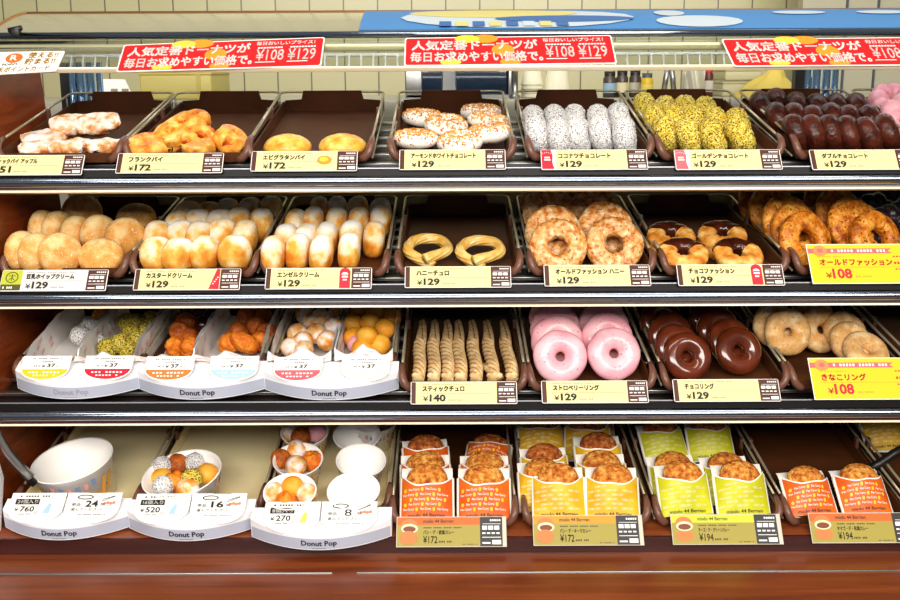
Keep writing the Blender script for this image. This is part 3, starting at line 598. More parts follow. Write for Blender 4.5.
def price_tag(k, px, py, name, price, label, emblem=None, card=CREAM, name_w=0.5, W_=0.158, H=0.036):
    t = thing('price_tag', label, 'price tag', tagframe(k, px, py), 'price tags')
    b = MB(); hw = W_ / 2; L = -hw
    fz = lambda x, y: (x, y, 0.0006)
    pts = []
    for cx, cy, a0 in ((hw - 0.002, 0.002, -90), (hw - 0.002, H - 0.002, 0), (-hw + 0.002, H - 0.002, 90), (-hw + 0.002, 0.002, 180)):
        pts += [(cx + 0.002 * math.cos(R(a0 + 30 * i)), cy + 0.002 * math.sin(R(a0 + 30 * i))) for i in range(4)]
    b.prism(pts, lambda x, y, z: (x, y, z), -0.0012, 0.0, 0)
    lime = emblem == 'lime'
    x0 = L + (0.033 if lime else 0.0075); x1 = L + W_ * 0.81
    if emblem in ('red_flag', 'coral_flag'): x0 = L + 0.022
    b.rect(x0, 0.0008, x1, H - 0.0008, lambda x, y: (x, y, 0.0003), 1)
    if not emblem or emblem in ('triangle', 'bookmark'): b.rect(L + 0.001, 0.0008, x0, H - 0.0008, lambda x, y: (x, y, 0.0003), 2)
    tx0 = x0 + (0.010 if not lime and emblem not in ('red_flag', 'coral_flag') else 0.004)
    micro(b, tx0, tx0 + 0.072, H * 0.86, H * 0.90, 26, 4)
    b.text(name, tx0, H * 0.56, tx0 + W_ * name_w * 0.98, H * 0.80, fz, 3, 0.10)
    b.rect(tx0 - 0.003, H * 0.455, x1 - 0.006, H * 0.47, fz, 4)
    b.text('¥', tx0 + 0.001, H * 0.12, tx0 + 0.0085, H * 0.34, fz, 3, 0.03); b.text(price, tx0 + 0.0105, H * 0.10, tx0 + 0.0345, H * 0.43, fz, 3, 0.04)
    micro(b, tx0 + 0.039, tx0 + 0.059, H * 0.14, H * 0.20, 8, 4)
    obj('card', b, [WHITE, card, BROWNP, INK, GINK], t)
    b = MB(); infopanel(b, x1, hw - 0.001, H, 0, 1); obj('allergen_panel', b, [BROWNP, WHITE], t)
    if emblem:
        b = MB(); g = lambda x, y: (x, y, 0.0009); w = lambda x, y: (x, y, 0.0012)
        if emblem in ('red_flag', 'coral_flag'):
            b.poly([(L + 0.001, 0.001), (L + 0.019, 0.001), (L + 0.0165, H * 0.35), (L + 0.0175, H * 0.7), (L + 0.015, H - 0.001), (L + 0.001, H - 0.001)], g, 0)
            c = (L + 0.009, H * 0.55); b.rect(c[0] - 0.004, c[1], c[0] + 0.004, c[1] + 0.0025, w, 1); b.rect(c[0] - 0.0045, c[1] - 0.004, c[0] + 0.005, c[1] - 0.0015, w, 1)
            for i in range(5): b.rect(c[0] - 0.007 + i * 0.003, H * (0.82 - 0.02 * abs(i - 2)), c[0] - 0.006 + i * 0.003, H * (0.86 - 0.02 * abs(i - 2)), w, 1)
        elif emblem == 'triangle':
            b.poly([(x1 - 0.016, 0.001), (x1 - 0.001, 0.001), (x1 - 0.001, H - 0.001), (x1 - 0.006, H - 0.001), (x1 - 0.010, H * 0.6)], g, 0)
            for i in range(4): b.rect(x1 - 0.011 + i * 0.0022, H * (0.25 + 0.1 * i), x1 - 0.009 + i * 0.0022, H * (0.30 + 0.1 * i), w, 1)
        elif emblem == 'bookmark':
            cx = x1 - 0.010; b.poly([(cx - 0.008, 0.001), (cx + 0.008, 0.001), (cx + 0.008, H * 0.82), (cx + 0.005, H * 0.95), (cx, H * 0.99), (cx - 0.005, H * 0.95), (cx - 0.008, H * 0.82)], g, 0)
            b.rect(cx - 0.0045, H * 0.52, cx + 0.0045, H * 0.60, w, 1); b.rect(cx - 0.003, H * 0.38, cx + 0.003, H * 0.45, w, 1)
            b.poly([(cx + 0.005 * math.cos(R(a)), H * 0.66 + 0.004 * math.sin(R(a))) for a in range(0, 181, 20)], w, 1)
        elif lime:
            b.rect(L + 0.001, H * 0.30, L + 0.031, H - 0.001, g, 0); b.rect(L + 0.001, 0.001, L + 0.031, H * 0.30, g, 2)
            cx, cy = L + 0.016, H * 0.63; n = 20; rr = lambda r, a: (cx + r * math.cos(a), cy + r * math.sin(a), 0.0012)
            b.add([rr(0.0095, 2 * math.pi * i / n) for i in range(n)] + [rr(0.008, 2 * math.pi * i / n) for i in range(n)], [(i, (i + 1) % n, n + (i + 1) % n, n + i) for i in range(n)], 2, False)
            b.rect(cx - 0.005, cy + 0.002, cx + 0.005, cy + 0.0032, w, 2); b.poly([(cx - 0.0006, cy - 0.006), (cx + 0.0006, cy - 0.006), (cx + 0.0006, cy + 0.006), (cx - 0.0006, cy + 0.006)], w, 2)
            for s_ in (-1, 1): b.poly([(cx, cy + 0.001), (cx + s_ * 0.005, cy - 0.005), (cx + s_ * 0.004, cy - 0.0056), (cx, cy - 0.0005)], w, 2)
            micro(b, L + 0.005, L + 0.020, H * 0.10, H * 0.20, 5, 1, 0.0012)
        obj('emblem', b, [{'coral_flag': PINKR, 'lime': LIME}.get(emblem, DKRED), WHITE, flat('emblem_dark', '#4A4A18', 0.5)], t)
    return t
def pie_picture(t, cx, cy, r):
    b = MB(); b.poly([(cx + r * math.cos(R(a)) * (1 + 0.06 * math.sin(R(a * 6))), cy + r * 0.72 * math.sin(R(a))) for a in range(0, 360, 12)], lambda x, y: (x, y, 0.0008), 0)
    b.poly([(cx - 0.1 * r + 0.6 * r * math.cos(R(a)), cy + 0.12 * r + 0.4 * r * math.sin(R(a))) for a in range(0, 360, 20)], lambda x, y: (x, y, 0.0010), 1); obj('pie_picture', b, [SIGN_O, SIGN_Y], t)
C = 'cream price tag reading ¥%s in front of the %s'
price_tag(0, 28, 175, 'スティックパイ アップル', '151', C % ('151', 'sugared apple pies'), None, name_w=0.46)
price_tag(0, 168.5, 173, 'フランクパイ', '172', C % ('172', 'lattice sausage pies'), None, name_w=0.32)
t = price_tag(0, 303.5, 171, 'エビグラタンパイ', '172', C % ('172', 'two scored pies, with a pie picture'), None, name_w=0.40); pie_picture(t, 0.030, 0.019, 0.011)
price_tag(0, 452.5, 169.5, 'アーモンドホワイトチョコレート', '129', C % ('129', 'nut-topped white doughnuts'), None, name_w=0.62)
price_tag(0, 595, 169.5, 'ココナツチョコレート', '129', C % ('129', 'coconut-coated rings, red flag at left'), 'red_flag', name_w=0.50)
price_tag(0, 729.5, 169.5, 'ゴールデンチョコレート', '129', C % ('129', 'yellow crumb rings, coral flag at left'), 'coral_flag', name_w=0.54)
price_tag(0, 866, 169.5, 'ダブルチョコレート', '129', C % ('129', 'dark chocolate rings'), None, name_w=0.44)
price_tag(1, 52, 291, '豆乳ホイップクリーム', '129', 'grey price tag with a lime emblem in front of the pale soy cream buns', 'lime', card=GREYC, name_w=0.46)
price_tag(1, 186, 290, 'カスタードクリーム', '129', C % ('129', 'custard buns, red triangle'), 'triangle', name_w=0.44)
price_tag(1, 318, 289, 'エンゼルクリーム', '129', C % ('129', 'upright cream buns, red bookmark'), 'bookmark', name_w=0.40)
price_tag(1, 458, 287.5, 'ハニーチュロ', '129', C % ('129', 'honey churro loops'), None, name_w=0.31)
price_tag(1, 598, 286, 'オールドファッション ハニー', '129', C % ('129', 'honey-glazed craggy rings'), None, name_w=0.66)
price_tag(1, 732, 285.5, 'チョコファッション', '129', C % ('129', 'half-dipped rings, red bookmark'), 'bookmark', name_w=0.44)
price_tag(2, 464, 404, 'スティックチュロ', '140', C % ('140', 'striped churro sticks'), None, name_w=0.40)
price_tag(2, 595.5, 403, 'ストロベリーリング', '129', C % ('129', 'pink iced rings'), None, name_w=0.44)
price_tag(2, 728, 401.5, 'チョコリング', '129', C % ('129', 'glossy chocolate rings'), None, name_w=0.28)
def yellow_tag(k, px, py, name, price, label, nw, W_=0.172, H=0.068):
    t = thing('price_tag', label, 'price tag', tagframe(k, px, py), 'price tags'); b = MB(); hw = W_ / 2; L = -hw; f = lambda x, y: (x, y, 0.0006)
    b.prism([(-hw, 0), (hw, 0), (hw, H), (-hw, H)], lambda x, y, z: (x, y, z), -0.0012, 0, 0)
    b.rect(L + 0.001, 0.001, hw - 0.001, H - 0.001, lambda x, y: (x, y, 0.0003), 1)
    b.text(name, L + 0.016, H * 0.45, L + 0.016 + nw, H * 0.61, f, 2, 0.07)
    b.text('¥', L + 0.022, H * 0.14, L + 0.031, H * 0.27, f, 2, 0.02); b.text(price, L + 0.032, H * 0.12, L + 0.061, H * 0.375, f, 2, 0.035)
    micro(b, L + 0.014, L + 0.055, H * 0.665, H * 0.685, 16, 3); b.rect(L + 0.014, H * 0.405, hw - 0.02, H * 0.412, f, 3); micro(b, L + 0.066, L + 0.090, H * 0.16, H * 0.19, 9, 3)
    for y in (0.66, 0.48, 0.34): micro(b, hw - 0.045, hw - 0.006, H * y, H * (y + (0.06 if y == 0.48 else 0.03)), 8, 2)
    obj('card', b, [WHITE, YEL, DKRED, flat('tan_ink', '#B08A1A', 0.6)], t)
    b = MB(); b.poly([(L + 0.001, H * 0.76), (L + 0.127, H * 0.76), (L + 0.121, H * 0.82), (L + 0.127, H * 0.88), (L + 0.001, H * 0.88)], lambda x, y: (x, y, 0.0007), 0)
    micro(b, L + 0.036, L + 0.119, H * 0.79, H * 0.85, 17, 1, 0.001); obj('ribbon', b, [PINKR, WHITE], t)
    b = MB(); n = 24; rr = lambda r, a, z=0.0012: (L + 0.019 + r * math.cos(a), H * 0.82 + r * 0.85 * math.sin(a), z)
    b.add([rr(0.0105, 2 * math.pi * i / n) for i in range(n)] + [rr(0.0045, 2 * math.pi * i / n) for i in range(n)], [(i, (i + 1) % n, n + (i + 1) % n, n + i) for i in range(n)], 0, False); obj('ring_picture', b, [flat('ring_print', '#D98A4A', 0.5)], t)
    return t
yellow_tag(1, 871, 283.5, 'オールドファッション', '108', 'large yellow price tag reading ¥108 in front of the plain craggy rings', 0.108)
yellow_tag(2, 873, 399.5, 'きなこリング', '108', 'large yellow price tag reading ¥108 in front of the flour-dusted rings', 0.066)
BUNP = flat('bun_print', '#D9783A', 0.5); BUNW = flat('bun_print_pale', '#F2DDB0', 0.5)
def curry_tag(px, py, name, price, head, label, two=True, W_=0.164, H=0.046):
    t = thing('price_tag', label, 'price tag', tagframe(3, px, py), 'curry bun price tags'); b = MB(); hw = W_ / 2; L = -hw; f = lambda x, y: (x, y, 0.0006); z3 = lambda x, y: (x, y, 0.0003)
    b.prism([(-hw, 0), (hw, 0), (hw, H), (-hw, H)], lambda x, y, z: (x, y, z), -0.0012, 0, 0); x1 = L + W_ * 0.76
    b.rect(L + 0.001, 0.001, x1, H * 0.72, z3, 1); b.rect(L + 0.001, H * 0.72, x1, H - 0.001, z3, 2)
    b.text('misdo 44 Berrien', L + 0.040, H * 0.79, L + 0.085, H * 0.91, f, 3, 0.01); micro(b, L + 0.038, L + 0.098, H * 0.61, H * 0.65, 24, 3)
    b.text(name, L + 0.040, H * 0.41, L + 0.086, H * 0.55, f, 3, 0.05); b.text('¥' + price, L + 0.040, H * 0.12, L + 0.061, H * 0.36, f, 3, 0.03); micro(b, L + 0.063, L + 0.083, H * 0.14, H * 0.20, 8, 3); micro(b, x1 - 0.026, x1 - 0.004, H * 0.07, H * 0.10, 10, 3)
    obj('card', b, [flat('holder_grey', '#C9C2B0', 0.4), OLIVE, head, INK], t)
    b = MB(); infopanel(b, x1, hw - 0.006, H, 0, 1); obj('allergen_panel', b, [DKGREY, WHITE], t)
    b = MB(); el = lambda cx, cy, rx, ry, z, mi: b.poly([(cx + rx * math.cos(R(a)), cy + ry * math.sin(R(a))) for a in range(0, 360, 15)], lambda x, y: (x, y, z), mi)
    el(L + 0.019, H * 0.70, 0.0125, H * 0.22, 0.0008, 0); el(L + 0.0195, H * 0.60, 0.0125, H * 0.16, 0.0010, 1); el(L + 0.0195, H * 0.58, 0.0095, H * 0.10, 0.0012, 2); el(L + 0.018, H * 0.30, 0.0135, H * 0.22, 0.0014, 0) if two else el(L + 0.019, H * 0.30, 0.0135, H * 0.18, 0.0009, 0)
    obj('bun_picture', b, [BUNP, BUNW, flat('filling_print', '#7A3A1A', 0.5)], t); return t
curry_tag(451.5, 547, 'パン・デ・欧風カレー', '172', ORNG, 'olive price tag with orange band reading ¥172 below the orange sleeves')
curry_tag(589, 545.5, 'パン・デ・キーマカレー', '172', GOLDP, 'olive price tag with gold band reading ¥172 below the yellow sleeves')
curry_tag(728.5, 544.5, 'チーズ・デ・グリーンカレー', '194', flat('lime_band', '#C6CC2A', 0.5), 'olive price tag with lime band reading ¥194 below the lime sleeves', False)
curry_tag(868, 543, 'タマゴ・デ・和風カレー', '194', ORNG, 'olive price tag with orange band reading ¥194 at the right end of the deck', False)
# ================================================================== doughnut shapes
def nz(p, s, seed=0.0): return noise.noise(Vector(p) * s + Vector((seed, seed * 1.7, -seed)))
def ring_fn(Ro, r, sq=1.0, amp=0.0, fs=120, seed=0.0, lump=None, ax='z', v0=0.0, v1=2 * math.pi, grow=0.0, edge=0.0):
    Rc = Ro - r
    def g(u, v):
        a = 2 * math.pi * u; lo, hi = v0, v1
        if edge: w = edge * (math.sin(a * 3 + seed) * 0.5 + math.sin(a * 7 + seed * 2) * 0.3); lo, hi = v0 - w, v1 + w * 0.8
        t = lo + (hi - lo) * v; k = r + grow
        if edge: k = r + grow * min(1.0, 6 * min(v, 1 - v) + 0.0)
        if lump: k *= lump(a, t)
        p = Vector(((Rc + k * math.cos(t)) * math.cos(a), (Rc + k * math.cos(t)) * math.sin(a), k * sq * math.sin(t)))
        if amp:
            d = Vector((math.cos(t) * math.cos(a), math.cos(t) * math.sin(a), math.sin(t))); p += d * amp * nz(p, fs, seed)
        return Vector((p.z, p.y, p.x)) if ax == 'x' else p
    return g
def ring_mesh(name, mats, Ro, r, nu=56, nv=22, **k):
    b = MB(); closed = 'edge' not in k
    b.grid(ring_fn(Ro, r, **k), nu, nv, 0, cu=True, cv=closed, flip=(k.get('ax') == 'x')); return b.mesh(name, mats)
def bun_mesh(name, mats, rx, ry, rz, e1=0.75, e2=0.9, amp=0.0012, fs=60, seed=0.0, nu=36, nv=22):
    b = MB(); sg = lambda x, e: math.copysign(abs(x) ** e, x)
    def g(u, v):
        a = 2 * math.pi * u; t = math.pi * (v - 0.5); c = sg(math.cos(t), e1)
        # the long axis is x, so the flat sides of a bun standing on edge face left and right
        p = Vector((rx * sg(math.sin(t), e1), ry * c * sg(math.cos(a), e2), rz * c * sg(math.sin(a), e2)))
        return p * (1 + amp / 0.03 * nz(p, fs, seed))
    b.grid(g, nu, nv, 0, cu=True, flip=False); return b.mesh(name, mats)

COCO = food('coconut_flakes', [(0.42, '#F4F2EE'), (0.62, '#E6E4E4')], 120, 3, 0.85, 1.0, 420, spots=('#6A606A', 520, 0.59), bdist=0.004)
GOLD = food('yellow_crumbs', [(0.38, '#D8B020'), (0.5, '#EAD24A'), (0.68, '#F6E88A')], 260, 2, 0.7, 1.0, 380, spots=('#6A4A16', 400, 0.57), bdist=0.004)
DCHOC = food('dark_chocolate', [(0.35, '#2C110A'), (0.65, '#4E2012')], 40, 3, 0.30, 0.5, 130, spots=('#54211A', 150, 0.64), spec=0.25, coat=0.0, bdist=0.003)
SUGARD = food('sugared_dough', [(0.34, '#D9801E'), (0.52, '#ECAE48'), (0.66, '#F6DEAE'), (0.82, '#FAF2E8')], 45, 3, 0.7, 0.3, 300, zup=7.5)
SUGARA = food('sugared_long_dough', [(0.33, '#D27612'), (0.50, '#ECA83C'), (0.64, '#F7DFB0'), (0.80, '#FBF4EA')], 40, 3, 0.7, 0.3, 300, zup=8.0)
SOY = food('soy_dough', [(0.30, '#CF842E'), (0.48, '#DCA050'), (0.70, '#E9C88A')], 60, 4, 0.75, 0.35, 420, zup=4.0, spots=('#FBF0D8', 420, 0.70))
DOUGH = food('plain_dough', [(0.35, '#C97A28'), (0.65, '#E9B060')], 50, 3, 0.55, 0.3, 200)
CREAMD = food('pale_dough_edge', [(0.4, '#E6C684'), (0.6, '#F3E0AA')], 50, 2, 0.6, 0.2, 200)
HONEYG = food('honey_glazed_crust', [(0.34, '#B45A1C'), (0.46, '#DC9648'), (0.60, '#EDBE84'), (0.74, '#F8E2C8')], 95, 5, 0.35, 0.9, 170, spots=('#B4602A', 170, 0.66), coat=0.25, bdist=0.004)
OLDF = food('craggy_crust', [(0.30, '#8A3A0A'), (0.45, '#CF7418'), (0.60, '#E89A30'), (0.75, '#F6C66A')], 70, 5, 0.42, 0.9, 170, spots=('#7A3408', 210, 0.66), coat=0.15, bdist=0.004)
HONEYC = food('honey_churro_crust', [(0.35, '#E4AC48'), (0.65, '#F5D488')], 60, 3, 0.3, 0.3, 200, coat=0.4)
CHURRO = food('cinnamon_churro', [(0.35, '#CFA268'), (0.6, '#E8C892'), (0.75, '#F3DFB4')], 90, 4, 0.7, 0.5, 300)
PINKI = food('strawberry_icing', [(0.4, '#F4A6B2'), (0.6, '#F9BCC4')], 30, 2, 0.35, 0.15, 120, spots=('#8A2A3A', 330, 0.715), coat=0.2)
CHOCG = food('chocolate_glaze', [(0.4, '#52200E'), (0.6, '#682C16')], 25, 2, 0.16, 0.06, 60, coat=0.7)
CHOCD = food('chocolate_dip', [(0.4, '#351208'), (0.6, '#4A1C0E')], 40, 2, 0.2, 0.3, 120, coat=0.5)
WHITEI = food('white_icing', [(0.4, '#F3EDDF'), (0.6, '#FBF7EE')], 30, 2, 0.4, 0.2, 120, spots=[('#C86A1C', 170, 0.66)])
NUTS = food('chopped_nuts', [(0.35, '#C8701C'), (0.6, '#F0B450')], 120, 2, 0.6, 0.3, 300)
KINA = food('flour_dusted', [(0.35, '#CC9650'), (0.52, '#DEB074'), (0.70, '#EED2A0')], 70, 4, 0.85, 0.4, 420, spots=('#C08A48', 300, 0.66))
PIE = food('sugar_dusted_pie', [(0.36, '#B05A1E'), (0.48, '#E0A468'), (0.58, '#F4DDCB'), (0.72, '#F8EEE8')], 60, 5, 0.7, 0.6, 240, zup=9.0, bdist=0.004)
LATT = food('golden_pastry', [(0.32, '#C8621A'), (0.5, '#EE9A30'), (0.68, '#F8C868')], 70, 4, 0.4, 0.6, 160, coat=0.2)
EBI = food('egg_pastry', [(0.35, '#D98E22'), (0.55, '#F0BE4A'), (0.7, '#F8DA84')], 60, 4, 0.4, 0.4, 160, coat=0.2)
BLACKR = food('black_crackle', [(0.4, '#171012'), (0.62, '#2C2226'), (0.78, '#5A4C54')], 60, 4, 0.3, 0.8, 160, coat=0.3, bdist=0.004)
CRUMB = food('bread_crumbs', [(0.32, '#9A3F0C'), (0.48, '#D07A22'), (0.62, '#EBA64A'), (0.78, '#F8D48A')], 130, 4, 0.65, 1.0, 330, bdist=0.005)
CRUMBD = food('dark_bread_crumbs', [(0.32, '#7A2C0A'), (0.5, '#B4581A'), (0.7, '#E09A48')], 130, 4, 0.65, 1.0, 330, bdist=0.005)
ORB = food('orange_ball_crust', [(0.34, '#CE5E0C'), (0.55, '#EE8418'), (0.72, '#F8A43C')], 70, 4, 0.6, 0.8, 220, bdist=0.004)
BROB = food('brown_ball_crust', [(0.34, '#8A3A0C'), (0.6, '#C4641A')], 70, 4, 0.55, 0.7, 200, bdist=0.004)
YELB = food('golden_ball_crust', [(0.34, '#E8961C'), (0.6, '#F6B640')], 40, 2, 0.5, 0.15, 200)
SUGB = food('sugar_ball_crust', [(0.36, '#E08A2C'), (0.5, '#F2C890'), (0.58, '#F8E6E2'), (0.7, '#FBF4F4')], 60, 4, 0.6, 0.4, 260)
PNKB = food('pink_ball_icing', [(0.4, '#EE9AA8'), (0.6, '#F6B4BC')], 40, 2, 0.45, 0.1, 120)

S = 'rings and buns of the '
def row_place(kd, k, pts, hh, desc, group, rot=None, top=True, tail=''):
    """pts: rows of sight lines to the tops (top) or centres of things hh tall, front row first"""
    names = ['front row', 'second row', 'third row', 'back row']
    for ri, row in enumerate(pts):
        for i, q in enumerate(sorted(row, key=lambda a: a[0])):
            px, py = q[0], q[1]; p = at(k, px, py, hh); p = p - nrm(k) * (hh / 2)
            rx, ry, rz = rot(ri, i) if rot else (0, 0, 0)
            if len(q) > 2: rx, ry, rz = q[2:]
            p.x -= math.sin(R(ry)) * hh / 2
            rn = names[ri] if ri < len(pts) - 1 or ri < 2 else 'back row'
            lab = '%s, %s in the %s of %s tray' % (desc, ordn(i, len(row)), rn, tail) if len(row) > 1 else '%s, alone in the %s of %s tray' % (desc, rn, tail)
            kd.put(frame(k, p, rx, ry, rz), lab, group)

# ------------------------------------------------------------------ top shelf
CK = Kind('coconut_ring', 'doughnut', ring_mesh('coconut_ring', [COCO], 0.0305, 0.0170, nu=64, nv=28, amp=0.0022, fs=260, ax='x'))
row_place(CK, 0, [[(533, 117), (555.5, 118.5), (575, 117), (597, 116), (622, 117.5)], [(531, 106), (552, 105), (573, 105), (595, 105), (616, 103)]], 0.058, 'coconut-coated ring on edge', 'coconut rings', lambda r, i: (rnd(8), -13 + rnd(4), -6 + rnd(8)), tail='its')
GK = Kind('crumb_ring', 'doughnut', ring_mesh('crumb_ring', [GOLD], 0.0305, 0.0172, nu=64, nv=28, amp=0.0026, fs=260, ax='x', seed=3))
row_place(GK, 0, [[(660, 115), (682, 117.5), (707, 119), (732, 118.5, 0, -30, 6)], [(651, 103.5), (670, 105.5), (688, 105), (711, 107), (733, 108)], [(641, 93), (662, 96), (682, 95.5), (703, 97)]], 0.058, 'yellow crumb-coated ring on edge', 'yellow crumb rings', lambda r, i: (rnd(8), -23 + rnd(5), -10 + rnd(8)), tail='its')
DK = Kind('chocolate_ring', 'doughnut', ring_mesh('chocolate_ring', [DCHOC], 0.0310, 0.0165, nu=56, nv=24, amp=0.0012, fs=120, ax='x', seed=5))
row_place(DK, 0, [[(789, 114), (808, 115), (825, 115), (843, 116), (861, 117), (881, 114)], [(772, 102), (791, 103), (809, 105), (828, 103), (845, 105), (866, 105)], [(756, 91), (773, 88), (793, 92), (813, 93), (833, 93), (853, 93)]], 0.059, 'dark chocolate ring on edge', 'dark chocolate rings', lambda r, i: (rnd(8), -27 + rnd(4), -14 + rnd(6)), tail='its')
# pink bumpy rings
lump8 = lambda a, t: 0.74 + 0.34 * abs(math.sin(4 * a)) ** 0.7
PBK = Kind('bumpy_ring', 'doughnut', ring_mesh('bumpy_ring', [PNKB], 0.042, 0.0165, nu=96, nv=20, lump=lump8))
for (px, py, rx, rz), w in zip(((907, 116, 42, -20), (893, 103, 30, 10)), ('front', 'rear')): PBK.put(frame(0, at(0, px, py, 0.034), rx, 0, rz), 'pink iced bumpy ring at the right edge of the top shelf, %s one' % w, 'pink bumpy rings')
# nut-topped white doughnuts
def nut_mesh(Ro, r, n=210):
    b = MB(); rr = random.Random(5)
    for i in range(n):
        a = rr.uniform(0, 6.283); q = math.sqrt(rr.uniform(0.02, 0.93)) * Ro; t = (q - (Ro - r)) / r; z = r * 0.72 * math.sqrt(max(0.0, 1 - t * t)) if abs(t) < 1 else 0.004
        s_ = rr.uniform(0.0012, 0.0026); b.box((q * math.cos(a), q * math.sin(a), z), (s_ * 1.6, s_, s_), 0, Euler((rr.uniform(0, 3), rr.uniform(0, 3), rr.uniform(0, 3))).to_matrix())
    return b.mesh('chopped_nuts', [NUTS])
AK = Kind('nut_doughnut', 'doughnut', ring_mesh('nut_doughnut', [WHITEI], 0.036, 0.0175, sq=0.72, amp=0.001, fs=60), (('chopped_nuts', nut_mesh(0.036, 0.0175), {'kind': 'stuff'}),))
for px, py, h, w in ((423, 118, 0.015, 'rear left'), (481, 112.5, 0.017, 'rear right, farthest back'), (489, 122, 0.02, 'right, just ahead of the farthest one'), (446, 125.5, 0.022, 'middle of the pile'), (489, 133, 0.023, 'right, behind the front middle one'), (416, 139, 0.016, 'front left'), (460, 142, 0.016, 'front middle')):
    AK.put(frame(0, at(0, px, py, h), rnd(7), rnd(7), rnd(180)), 'white iced doughnut with chopped nuts, %s' % w, 'nut-topped white doughnuts')
# sugared apple pies
def puff(name, mats, lx, ly, lz, seed, amp=0.0025):
    b = MB(); sg = lambda x, e: math.copysign(abs(x) ** e, x)
    def g(u, v):
        a = 2 * math.pi * u; t = math.pi * (v - 0.5); c = sg(math.cos(t), 0.5)
        p = Vector((lx * c * sg(math.cos(a), 0.6), ly * c * sg(math.sin(a), 0.65), lz * sg(math.sin(t), 0.8)))
        k = nz(p, 70, seed); q = p * (1 + 0.16 * nz(p, 45, seed)); q.z += amp * 2 * k + (0.0022 * math.sin(p.z * 1400 + 3 * nz(p, 50, seed)) if abs(p.z) < lz * 0.8 else 0)
        return q
    b.grid(g, 48, 20, 0, cu=True, flip=True); return b.mesh(name, mats)
PK = Kind('apple_pie', 'pie', puff('apple_pie', [PIE], 0.036, 0.0215, 0.0105, 2.0))
for px, py, h, rx, ry, rz, w in ((72, 125, 0.030, 20, 0, 28, 'rear left, propped on the front ones'), (98, 124, 0.032, 22, -4, 20, 'rear right, the tallest of the pile'), (44, 139, 0.016, 4, 0, 30, 'left end of the pile'), (43, 148.5, 0.012, 0, 0, 12, 'front left corner'), (72, 147.5, 0.014, 0, 0, 15, 'front middle'), (105, 147, 0.014, 0, 8, 40, 'front right corner')):
    PK.put(frame(0, at(0, px, py, h), rx, ry, rz), 'sugar-dusted flaky apple pie, %s' % w, 'apple pies')
# lattice sausage pies
def lattice(name, mats, lx, ly, lz, seed):
    b = MB(); hol = lambda x, y: max(0.0, math.sin(x * 230 + y * 120 + 0.5)) * max(0.0, math.sin(y * 210 - x * 40 + 1.2)); sg = lambda x, e: math.copysign(abs(x) ** e, x)
    def g(u, v):
        a = 2 * math.pi * u; t = math.pi * (v - 0.5); c = sg(math.cos(t), 0.7)
        p = Vector((lx * c * sg(math.cos(a), 0.7), ly * c * sg(math.sin(a), 0.8), lz * sg(math.sin(t), 0.8))); q = p.copy()
        if p.z > 0:
            h = max(0.0, math.sin(p.x * 230 + p.y * 120 + 0.5)) * max(0.0, math.sin(p.y * 210 - p.x * 40 + 1.2)); q.z += 0.006 - 0.022 * h ** 0.9
        return q * (1 + 0.08 * nz(p, 60, seed))
    b.grid(g, 96, 56, 0, cu=True, flip=True)
    for i, f in enumerate(b.f):
        c = sum((Vector(b.v[q]) for q in f), Vector()) / len(f)
        if c.z > 0 and hol(c.x, c.y) > 0.42: b.m[i] = 1
    return b.mesh(name, mats + [flat('sausage_filling', '#A8441C', 0.35)])
LK = Kind('lattice_pie', 'pie', lattice('lattice_pie', [LATT], 0.048, 0.024, 0.014, 4.0))
for px, py, h, rx, ry, rz, w in ((182, 131, 0.034, 25, -18, 38, 'tall one leaning at the left'), (155, 146, 0.016, 0, 0, 30, 'front left, under the leaning one'), ):
    LK.put(frame(0, at(0, px, py, h), rx, ry, rz), 'golden lattice sausage pie, %s' % w, 'lattice pies')
LK2 = Kind('lattice_pie', 'pie', lattice('lattice_pie', [LATT], 0.0275, 0.027, 0.014, 6.0))
for px, py, rz, w in ((199, 143, 20, 'middle of the front'), (231, 142.5, 70, 'right end of the front')): LK2.put(frame(0, at(0, px, py, 0.020), 42, 0, rz), 'golden round lattice pie with holes, %s' % w, 'lattice pies')
def leafpie(name, mats, r, seed):
    b = MB()
    def g(u, v):
        a = 2 * math.pi * u; t = math.pi * (v - 0.5); p = Vector((r * math.cos(t) ** 0.7 * math.cos(a), r * 0.85 * math.cos(t) ** 0.7 * math.sin(a), 0.013 * math.sin(t))) if math.cos(t) > 0 else Vector((0, 0, 0.013 * math.sin(t)))
        if p.z > 0: p.z -= 0.0018 * max(0.0, math.sin(abs(p.y) * 420 + p.x * 260)) * (1 - (p.x / r) ** 2); p.z += 0.006 * (1 - (p.x / r) ** 2 - (p.y / r) ** 2)
        return p * (1 + 0.04 * nz(p, 60, seed))
    b.grid(g, 64, 28, 0, cu=True, flip=True); return b.mesh(name, mats)
EK = Kind('scored_pie', 'pie', leafpie('scored_pie', [EBI], 0.037, 1.0))
for px, py, w in ((287.5, 147, 'left'), (342.5, 146.5, 'right')): EK.put(frame(0, at(0, px, py, 0.014), 0, 0, rnd(30)), 'yellow scored round pie, %s of the pair' % w, 'scored pies')

